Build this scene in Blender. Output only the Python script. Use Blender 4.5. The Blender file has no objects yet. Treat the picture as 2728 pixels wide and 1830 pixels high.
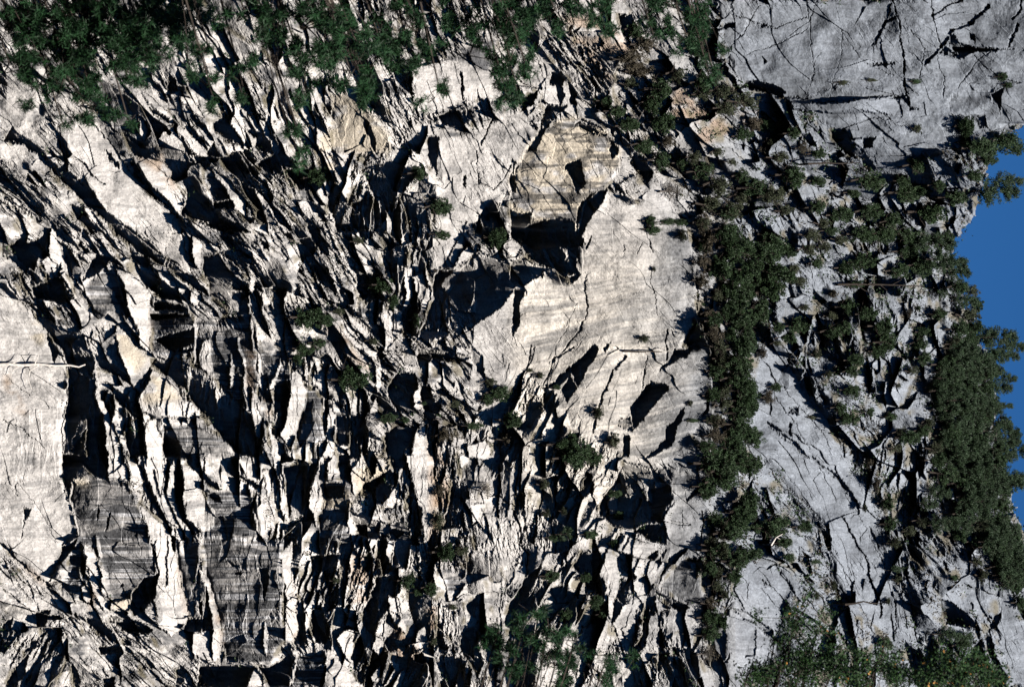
import bpy, math, random
import numpy as np
from mathutils import Vector, Matrix
R = math.radians
rng = np.random.default_rng(11)
random.seed(5)
sc = bpy.context.scene

# ------------------------------------------------------------ camera (held on its side: world up points to picture right)
W0, H0 = 2728.0, 1830.0            # pixel units used to author positions
LENS, PITCH = 135.0, R(12)
DIST = 900.0
K = 36.0 / LENS / W0
PX = K * DIST                      # metres per authored pixel on the cliff
CAM = Vector((0, -900, 30))
Fv = np.array([0, math.cos(PITCH), math.sin(PITCH)])
Uv = np.array([0, -math.sin(PITCH), math.cos(PITCH)])
Xv = np.array([1.0, 0, 0])
cd = bpy.data.cameras.new('camera'); cam = bpy.data.objects.new('camera', cd)
sc.collection.objects.link(cam); sc.camera = cam
cd.sensor_width = 36; cd.lens = LENS; cd.clip_start = 1; cd.clip_end = 60000
m = Matrix.Identity(4)
for i, a in enumerate((Uv, -Xv, -Fv)):
    for j in range(3): m[j][i] = a[j]
m.translation = CAM
cam.matrix_world = m
cd.dof.use_dof = True; cd.dof.focus_distance = DIST; cd.dof.aperture_fstop = 3.4

# ------------------------------------------------------------ sky and sun
SUN_CAM = np.array([0.80, 0.16, 0.57]); SUN_CAM /= np.linalg.norm(SUN_CAM)   # picture right, picture down, towards camera
SUN = SUN_CAM[0]*Uv + SUN_CAM[1]*Xv - SUN_CAM[2]*Fv
el = math.asin(SUN[2]); az = math.atan2(SUN[0], SUN[1])
w = bpy.data.worlds.new("World"); sc.world = w; w.use_nodes = True
nt = w.node_tree; bg = nt.nodes['Background']
sky = nt.nodes.new('ShaderNodeTexSky'); sky.sky_type = 'NISHITA'; sky.sun_disc = False
sky.sun_elevation = el; sky.sun_rotation = az
sky.altitude = 2500; sky.air_density = 0.75; sky.dust_density = 0.0; sky.ozone_density = 5.0
hs = nt.nodes.new('ShaderNodeHueSaturation'); hs.inputs['Saturation'].default_value = 1.21
nt.links.new(sky.outputs[0], hs.inputs['Color']); nt.links.new(hs.outputs[0], bg.inputs[0]); bg.inputs[1].default_value = 0.05
sd = bpy.data.lights.new('sun', 'SUN'); sd.energy = 5.0; sd.angle = R(0.5); sd.color = (1.0, 0.94, 0.87)
so = bpy.data.objects.new('sun', sd); sc.collection.objects.link(so)
so.rotation_euler = Vector(SUN).to_track_quat('Z', 'Y').to_euler()
so.location = (0, 0, 400)
sc.view_settings.view_transform = 'Standard'; sc.view_settings.look = 'None'
sc.view_settings.exposure = 1.03; sc.view_settings.gamma = 1.0
sc.cycles.max_bounces = 3; sc.cycles.diffuse_bounces = 0

# ------------------------------------------------------------ helpers
def wpos(u, v, t):
    """authored position (u to picture right, v down, t metres ahead) -> world"""
    u = np.asarray(u, float); v = np.asarray(v, float); t = np.asarray(t, float)
    a = (u - W0/2) * K * t; b = (v - H0/2) * K * t
    return (np.array(CAM) + t[..., None]*Fv + a[..., None]*Uv + b[..., None]*Xv)

def lattice(seed): return np.random.default_rng(seed).random((256, 256)).astype(np.float32)
_lat = {}
def vnoise(x, y, seed=0):
    if seed not in _lat: _lat[seed] = lattice(seed+100)
    L = _lat[seed]
    xi = np.floor(x).astype(np.int32); yi = np.floor(y).astype(np.int32)
    fx = (x - xi).astype(np.float32); fy = (y - yi).astype(np.float32)
    fx = fx*fx*(3-2*fx); fy = fy*fy*(3-2*fy)
    x0 = xi & 255; x1 = (xi+1) & 255; y0 = yi & 255; y1 = (yi+1) & 255
    return (L[x0, y0]*(1-fx)+L[x1, y0]*fx)*(1-fy) + (L[x0, y1]*(1-fx)+L[x1, y1]*fx)*fy
def fbm(x, y, seed=0, o=4):
    s = 0; a = 0.5; n = 0
    for i in range(o):
        s = s + a*vnoise(x*2**i, y*2**i, seed+i*7); n += a; a *= .5
    return s/n
def smooth(a, b, x):
    t = np.clip((x-a)/(b-a), 0, 1); return t*t*(3-2*t)

def facets(u, v, ang, ln, wd, seed, gmax, jit=0.9):
    """fractured rock: stretched Voronoi cells, each a tilted plane. ang in degrees from +u towards +v. Heights in px."""
    c, s = math.cos(R(ang)), math.sin(R(ang))
    wx = (fbm(u/(wd*3.2), v/(wd*3.2), seed+3, 3)-.5)*wd*1.5
    wy = (fbm(u/(wd*3.2), v/(wd*3.2), seed+5, 3)-.5)*wd*1.5
    a = ((u+wx)*c + (v+wy)*s)/ln; b = (-(u+wx)*s + (v+wy)*c)/wd
    ai = np.floor(a).astype(np.int32); bi = np.floor(b).astype(np.int32)
    best = np.full(a.shape, 9e9, np.float32); ia = np.zeros(a.shape, np.int32); ib = ia.copy()
    da = np.zeros(a.shape, np.float32); db = da.copy()
    g = np.random.default_rng(seed); J1 = g.random((256, 256)).astype(np.float32); J2 = g.random((256, 256)).astype(np.float32)
    for p in (-1, 0, 1):
        for q in (-1, 0, 1):
            x = (ai+p) & 255; y = (bi+q) & 255
            dx = a-(ai+p+.5+jit*(J1[x, y]-.5)); dy = b-(bi+q+.5+jit*(J2[x, y]-.5))
            d = dx*dx+dy*dy; k = d < best
            best = np.where(k, d, best); ia = np.where(k, x, ia); ib = np.where(k, y, ib)
            da = np.where(k, dx, da); db = np.where(k, dy, db)
    # tilt of each plane is drawn in picture axes
    G1 = (g.random((256, 256))**1.0*2-1).astype(np.float32); G2 = (g.random((256, 256))*2-1).astype(np.float32); O = (g.random((256, 256))-.5).astype(np.float32)
    A = da*ln; B = db*wd
    gb = np.where(G1 > -.32, .12+.62*(G1+.32)/1.32, -.12-1.0*(-.32-G1)/.68)*gmax*1.15; ga = G2*gmax*.35*min(1, 2.5*wd/ln+.2)
    return (ga[ia, ib]*A + gb[ia, ib]*B + O[ia, ib]*wd*.55*gmax).astype(np.float32)

# ------------------------------------------------------------ features traced tile by tile; T[n] = tile origin, scale 2.5286
TS = 2.5286
TO = {1:(0,0),2:(680,0),3:(1360,0),4:(2028,0),5:(0,600),6:(680,600),7:(1360,600),8:(2028,600),9:(0,1210),10:(680,1210),11:(1360,1210),12:(2028,1210)}
def tp(n, x, y): return (TO[n][0]+x/TS, TO[n][1]+y/TS)
def P(n, s):
    q = [float(k) for k in s.replace(';', ' ').replace(',', ' ').split()]
    return [tp(n, q[i], q[i+1]) for i in range(0, len(q), 2)]

SLAB = [  # smooth slabs: (tile, polygon, recession towards the top, roughness left)
 (1,"380,800 560,790 700,900 830,1090 1000,1300 1240,1480 1240,1568 900,1568 820,1500 700,1400 640,1300 560,1230 450,1150 460,1040 420,920",.1,.10),
 (1,"20,480 250,560 250,760 120,880 20,780",.0,.2),
 (1,"60,960 180,960 380,1120 300,1180 180,1060",.1,.2),
 (2,"1050,470 1400,380 1600,500 1700,640 1640,690 1450,690 1180,790 1060,680",.15,.12),
 (2,"1240,940 1400,900 1550,850 1680,760 1770,760 1900,700 1850,900 1770,1300 1680,1300 1560,1400 1500,1440 1440,1568 1400,1700 1150,1850 1230,1568 1250,1300 1230,1150",.0,.12),
 (3,"100,250 300,450 460,650 640,860 800,1000 860,1160 700,1270 640,900 400,780 250,730 180,600 0,500",.1,.25),
 (3,"700,1270 780,1340 860,1420 940,1200 1040,1300 1080,1568 490,1568 560,1450 650,1340",0,.08),
 (4,"-300,0 1770,0 2100,0 2100,800 1770,830 1600,900 1500,900 1100,1050 900,1180 750,1100 560,880 450,850 250,720 0,620 -120,560 -200,480 -250,300",-.02,.10),
 (5,"15,400 200,560 300,720 400,850 450,960 450,1200 420,1400 425,1560 410,1672 470,1862 525,2082 430,2142 370,2322 310,2422 15,2142 -300,1942 -300,300",.12,.07),
 (5,"960,0 1230,0 1250,200 1290,280 1310,370 1180,290 1060,150 1000,80",.1,.15),
 (7,"500,-100 900,-60 1100,-60 1200,0 1250,400 1260,600 1240,700 1150,830 1350,830 1350,1250 1100,1568 800,1568 400,1400 300,1150 230,1080 100,1000 0,1100 -80,1400 -300,1100 -250,500 0,300 80,450 200,340 420,400 500,50",.0,.08),
 (8,"0,780 200,900 320,1150 480,1300 470,1400 600,1568 0,1568 -200,1500 -100,1200",.0,.2),
 (10,"1440,100 1770,100 1770,850 1680,1100 1640,1150 1560,900 1500,700 1450,300",.0,.4),
 (11,"800,880 900,1000 860,1150 830,1300 770,1400 690,1240 680,1160 780,1010",.15,.12),
 (11,"1080,90 1170,100 1330,180 1330,600 1200,640 1090,700 1000,800 1050,620 1040,470 1110,320",.0,.14),
 (11,"1450,1050 1560,760 1770,700 1900,900 1800,1200 1650,1568 1450,1480",.05,.18),
 (12,"60,0 500,0 750,250 830,500 900,700 1000,1100 1050,1300 850,1250 600,1000 480,820 450,500 350,380 180,220 60,60",-.05,.26),
 (12,"1600,820 1670,880 1700,1050 1770,1130 1990,1568 1700,1568 1590,1280 1610,1100",-.1,.12),
 (12,"1280,700 1450,700 1480,900 1520,1150 1380,1050 1330,860",-.1,.25),
 (6,"1180,320 1160,200 1200,60 1300,-40 1420,-20 1400,60 1300,200 1260,280 1200,320",.1,.15),
 (8,"350,310 390,300 460,460 430,490 310,440",0,.12),(8,"520,170 600,130 610,210 540,230",0,.12),(8,"750,480 900,440 970,560 920,650 880,600 840,500",0,.12),(8,"410,900 540,900 500,980 400,970",.2,.12),(8,"540,820 600,840 580,900",.2,.12),
 (8,"650,700 740,720 750,830 690,800",0,.12),(8,"930,680 1030,660 1040,840 940,840",0,.15),(8,"870,880 930,890 920,1010 840,940",0,.12),(8,"1110,1260 1200,1200 1270,1460 1180,1450",.1,.12),(8,"700,1180 780,1180 860,1270 790,1280",0,.12),(8,"390,1060 480,1060 620,1200 560,1200",0,.15),
 (3,"1400,1000 1500,1010 1580,1080 1770,1200 1700,1300 1600,1200 1440,1120",.1,.15),(4,"0,1080 100,1130 180,1280 130,1320 0,1200",.1,.15),(3,"1540,1430 1770,1568 1650,1620",.1,.15),(4,"820,1170 900,1180 900,1280 860,1340 800,1280",0,.15),(4,"190,980 240,1000 420,1380 400,1390 320,1200",0,.2),(8,"150,0 230,80 220,150 130,60",0,.15),
]
WALL = [  # steep grazing-lit walls: slope away from the sun
 (2,"515,640 680,620 800,780 900,900 920,1010 700,1050 520,1010",.28,0.083),
 (3,"250,850 400,780 600,830 680,920 740,1000 730,1150 640,1270 500,1380 450,1568 0,1568 0,1200 100,1010 200,860",.22,0.088),
 (1,"720,700 860,730 940,800 940,900 970,960 860,930 770,850",.45,0.110),
 (1,"1380,1130 1450,1180 1540,1260 1570,1340 1430,1360 1370,1220",.42,0.083),
 (5,"600,380 700,300 760,260 800,400 860,580 870,640 800,620 600,560 560,420",.42,0.138),
 (5,"1010,480 1270,560 1310,640 1310,800 1180,870 1040,860 1010,700",.62,0.083),
 (5,"1320,650 1700,650 1740,1100 1690,1270 1430,1040 1310,960",.62,0.220),
 (5,"1080,1360 1300,1330 1550,1430 1600,1568 1120,1568",.5,0.165),
 (6,"0,850 230,880 240,1050 100,1060 50,1100 0,950",.5,0.165),
 (6,"350,1100 420,1120 460,1170 450,1300 480,1440 300,1500 240,1530 300,1350 330,1250",.66,0.138),
 (9,"480,180 620,160 740,170 870,180 930,330 1000,500 1050,720 1060,800 900,920 870,1000 740,1000 690,740 560,570 530,520 480,330",.50,0.088),
 (9,"1370,560 1910,580 1910,900 1930,1250 1900,1280 1820,1420 1720,1400 1520,1380 1480,1120 1420,900 1350,690",.60,0.110),
 (9,"1200,570 1240,700 1340,700 1320,860 1260,1000 1240,900 1190,740",.62,0.110),
 (9,"530,560 560,590 570,700 540,800 560,900 530,970 450,950 400,920 450,790 470,680",.60,0.165),
 (9,"1380,250 1700,250 1740,560 1370,560",.5,0.165),
 (10,"280,1350 470,1290 480,1380 440,1568 240,1568",.6,0.110),
 (10,"1260,830 1400,780 1440,860 1380,940 1280,930",.45,0.110),
 (10,"460,200 640,200 640,560 440,540 440,420 470,330",.62,0.165),
 (7,"430,170 490,160 480,330 440,270",.4,0.055),
 (11,"1010,890 1090,780 1180,700 1280,820 1320,1000 1200,1020 1100,960",.42,0.083),
 (11,"930,230 1080,200 1100,300 1000,460 940,460",.5,0.055),
 (4,"1240,680 1300,650 1400,640 1560,645 1565,690 1500,730 1400,752 1280,745",.3,0.044),
]
LEDGE = [  # lit ledges and ribs leaning out: facing the sun, dropping off on their lower side
 (1,"940,760 1000,830 1030,880 970,960 930,880",.6), (1,"1190,820 1260,880 1400,1030 1400,1070 1340,1060 1200,930",.6),
 (1,"1000,480 1060,520 1130,620 1120,660 1050,570",.6),(1,"950,600 1040,680 1180,800 1150,820 1000,700",.6),
 (1,"1150,500 1200,600 1300,680 1380,800 1350,800 1220,680",.6),
 (1,"870,1030 960,1060 1090,1150 1180,1230 1250,1370 1220,1450 1100,1330 960,1200 900,1090",.5),
 (1,"1420,1140 1500,1180 1600,1280 1670,1360 1660,1480 1570,1400 1530,1280 1450,1180",.6),
 (1,"1540,500 1580,560 1620,700 1650,900 1640,980 1590,900 1550,840 1590,740 1540,620",.6),
 (1,"1290,850 1380,880 1440,960 1430,1000 1340,920",.6),
 (1,"980,1230 1100,1330 1220,1440 1200,1460 1080,1370",.6),
 (1,"560,1380 620,1400 660,1480 640,1568 600,1480",.6),
 (2,"400,780 440,800 510,920 520,1060 420,980",.45),(2,"0,740 60,800 110,900 100,960 40,870",.4),(2,"0,1270 60,1330 150,1480 240,1568 100,1568",.5),
 (5,"640,1090 680,1150 740,1290 780,1370 840,1568 730,1568 710,1430 690,1300 650,1180",.7),
 (5,"720,1150 780,1250 850,1290 830,1350 860,1500 860,1568 830,1500 760,1330",.6),
 (5,"770,240 800,260 900,330 990,410 1010,500 1000,620 1010,780 1030,870 960,820 900,650 860,560 830,420 790,320",.55),
 (5,"1030,250 1120,290 1210,380 1220,430 1170,440 1090,370 1040,320",.5),
 (5,"340,30 370,60 410,150 410,230 400,310 340,360 310,310 280,240 330,190",.6),
 (5,"450,130 560,200 640,190 590,250 500,200",.4),
 (5,"590,760 610,780 650,950 680,1250 660,1250 640,1000",.01),
 (5,"1590,760 1610,780 1650,950 1685,1250 1662,1250 1640,1000",.9),(5,"1560,850 1580,960 1590,1080 1550,1100",.9),
 (5,"1305,650 1322,650 1318,940 1304,940",.9),(5,"1690,650 1720,700 1770,1000 1750,1000",.9),(5,"1360,780 1400,770 1430,900 1430,990 1400,1000 1350,960 1330,900",.35),
 (5,"1450,1090 1490,1130 1480,1240 1460,1200",.9),(5,"1290,60 1340,100 1370,220 1350,300 1290,200",.6),(5,"1290,430 1350,440 1380,500 1320,540 1280,500",.6),
 (5,"790,670 900,790 1010,900 1020,930 950,1050 930,1130 860,1000 800,850",.45),
 (5,"1030,980 1130,1040 1250,1180 1350,1250 1350,1300 1060,1290 960,1260 920,1170 980,1080",.4),
 (5,"1000,1310 1060,1300 1060,1370 1100,1460 1110,1568 980,1568 975,1400",.6),
 (5,"1680,330 1720,360 1710,440 1680,460",.7),(5,"430,380 480,430 500,500 480,500",.8),
 (5,"190,60 230,70 220,130 190,120",.8),
 (5,"1190,950 1290,1000 1300,1030 1270,1040 1220,1000",.5),
 (5,"1700,1080 1740,1200 1770,1400 1740,1480 1700,1300",.6),
 (6,"510,270 550,330 580,400 560,460 530,390",.7),(6,"850,600 870,570 980,580 990,700 1000,800 1080,840 880,850 870,700",.3),
 (6,"1060,350 1130,320 1190,450 1160,560 1130,620 1090,480",.4),(6,"1000,280 1050,300 1060,420 1040,540 1000,560 1010,420",.6),
 (6,"1250,400 1300,460 1350,380 1440,230 1490,150 1430,150 1380,180 1330,320 1270,350",.5),
 (6,"1490,130 1520,120 1500,180 1440,190",.5),(6,"1685,120 1760,90 1800,170 1770,210 1720,210",.5),
 (6,"590,720 700,790 820,840 830,910 750,870 640,790",.4),
 (6,"250,970 290,970 330,1050 345,1130 320,1250 290,1370 230,1530 180,1420 210,1280 240,1150",.6),
 (6,"80,1110 130,1010 170,900 170,940 140,1080 90,1130",.8),(6,"390,880 430,900 430,980 410,1000",.8),
 (6,"0,920 30,1000 60,1110 50,1120 20,1060",.9),(6,"0,1090 20,1180 50,1400 50,1500 20,1400",.9),(6,"90,1280 120,1390 200,1500 180,1568 110,1568",.7),
 (6,"480,1300 520,1210 545,1270 530,1400 520,1568 450,1568 480,1460",.6),
 (6,"455,1160 470,1160 465,1300 490,1420 475,1420 455,1300",.9),(6,"640,1160 680,1210 690,1350 680,1360 660,1280",.8),
 (6,"1070,1140 1120,1060 1130,1200 1110,1260 1070,1230",.6),(6,"770,1240 800,1160 830,1250 760,1270",.6),(6,"820,960 850,950 860,1100 840,1160 810,1080",.7),
 (6,"1080,1400 1150,1330 1170,1568 1060,1568",.35),(6,"1340,1420 1440,1440 1400,1500 1330,1480",.4),(6,"1350,1020 1400,1150 1340,1090",.7),(6,"1290,1250 1380,1300 1340,1330",.6),
 (6,"0,30 100,70 220,230 200,260 120,150 0,60",.5),(6,"20,440 90,460 110,520 60,540",.5),(6,"650,150 720,190 820,300 740,270",.45),(6,"1420,1480 1560,1440 1590,1520 1560,1568 1440,1568",.4),
 (9,"830,0 860,60 900,230 940,330 1100,480 1150,560 1190,720 1215,880 1270,1090 1160,1240 1050,1150 1065,1080 1040,930 1070,790 1050,670 990,500 940,330",.5),
 (9,"730,0 820,0 860,100 890,230 870,180 740,170",.4),
 (9,"900,0 1110,0 1120,60 1105,250 1170,400 1220,520 1150,500 1040,300 1000,200 960,100",.45),
 (9,"1150,60 1190,40 1180,250 1250,450 1310,560 1300,610 1230,520 1180,420 1110,280",.6),
 (9,"1230,80 1340,100 1370,290 1450,390 1440,480 1350,520 1250,440 1240,200",.25),
 (9,"1340,700 1360,760 1430,900 1480,1100 1500,1230 1480,1370 1430,1390 1440,1150 1400,930 1350,780",.7),
 (9,"560,590 640,660 680,800 690,920 740,1080 700,1060 600,850 580,760 570,680",.6),(9,"650,540 690,700 680,720 640,640",.7),
 (9,"545,900 600,850 640,900 600,1000 560,960",.4),
 (9,"1680,1480 1720,1430 1770,1500 1770,1568 1670,1568",.6),(9,"1290,1200 1420,1180 1450,1390 1380,1390 1300,1330",.3),
 (9,"480,160 600,165 600,200 500,210",.5),(9,"740,990 870,970 880,1010 860,1060 740,1050",.4),(9,"1370,0 1380,0 1370,130 1355,120",.9),
 (10,"190,640 240,580 260,720 270,950 290,1100 280,1250 200,1260 210,1000 190,850",.6),
 (10,"110,0 180,0 190,230 220,430 200,430 165,300 150,120",.7),(10,"400,150 440,0 460,60 470,250 440,400 420,500 390,400 350,350 370,240",.6),
 (10,"480,60 530,0 550,50 530,180 490,170",.5),(10,"690,50 730,0 740,130 740,220 670,270 650,200 650,120",.4),
 (10,"880,280 960,180 980,300 940,360 870,400 880,330",.5),(10,"770,190 830,20 870,0 900,80 870,150",.45),
 (10,"630,380 700,430 700,510 660,560 700,680 670,640 640,540",.7),(10,"890,530 930,530 920,620 910,740 880,680",.7),(10,"750,600 790,660 820,760 790,720",.8),(10,"1010,760 1040,640 1045,680 1020,780",.9),
 (10,"1020,0 1200,0 1210,200 1190,540 1150,660 1130,500 1080,270 1040,130",.35),(10,"1050,280 1075,300 1100,420 1070,560 1050,560",.6),
 (10,"890,960 960,970 980,1060 1030,1180 1010,1210 940,1140 900,1060",.6),(10,"590,1190 660,1170 660,1300 640,1400 560,1290 540,1240",.6),
 (10,"840,1130 880,1080 870,1250 830,1350 790,1310",.6),(10,"490,1290 560,1390 660,1480 730,1568 460,1568 470,1400",.4),
 (10,"320,980 370,1010 380,1100 340,1230 340,1080",.6),(10,"240,1390 270,1360 260,1480 250,1568 230,1560",.8),(10,"50,1240 70,1120 85,1250 80,1370",.7),
 (10,"440,1000 460,1020 500,1200 500,1260 480,1200",.9),(10,"0,120 30,100 40,330 20,350",.6),(10,"60,120 95,100 100,280 70,300",.6),(10,"130,590 150,470 170,480 150,600",.8),
 (10,"690,1440 760,1250 790,1270 740,1400 710,1460",.6),(10,"770,1500 860,1410 870,1440 830,1530 780,1540",.5),(10,"1100,1180 1150,1150 1170,1280 1100,1330 1080,1280",.4),
 (10,"630,1110 700,830 750,780 730,860 700,1000 660,1170 600,1150",.5),(10,"900,1380 960,1400 970,1460 930,1450",.5),(10,"1380,0 1440,0 1440,60 1400,100 1380,60",.4),
 (10,"1360,960 1430,860 1450,850 1440,920 1380,990",.6),(10,"1460,330 1560,340 1520,420 1460,470",.4),
 (11,"720,640 740,530 860,570 980,610 960,700 870,700 760,670",.3),
 (11,"630,720 670,600 690,660 720,780 740,870 700,1000 680,1200 650,1100 620,950 600,850",.4),(11,"560,170 640,130 650,200 690,200 640,280 590,350 550,280",.3),
 (11,"980,960 1080,1060 1000,1060 975,1010",.5),(11,"910,1100 1000,1060 990,1330 930,1400 830,1420 900,1300 930,1200",.15),
 (4,"150,650 400,695 600,690 850,640 980,660 880,780 700,760 500,770 240,740",.35),(4,"600,945 700,930 680,1000 640,1000",.5),(4,"1290,1130 1340,1040 1340,1110 1320,1180",.4),
 (4,"560,940 700,1040 640,1060 560,1010 480,970",.4),
]
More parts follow.
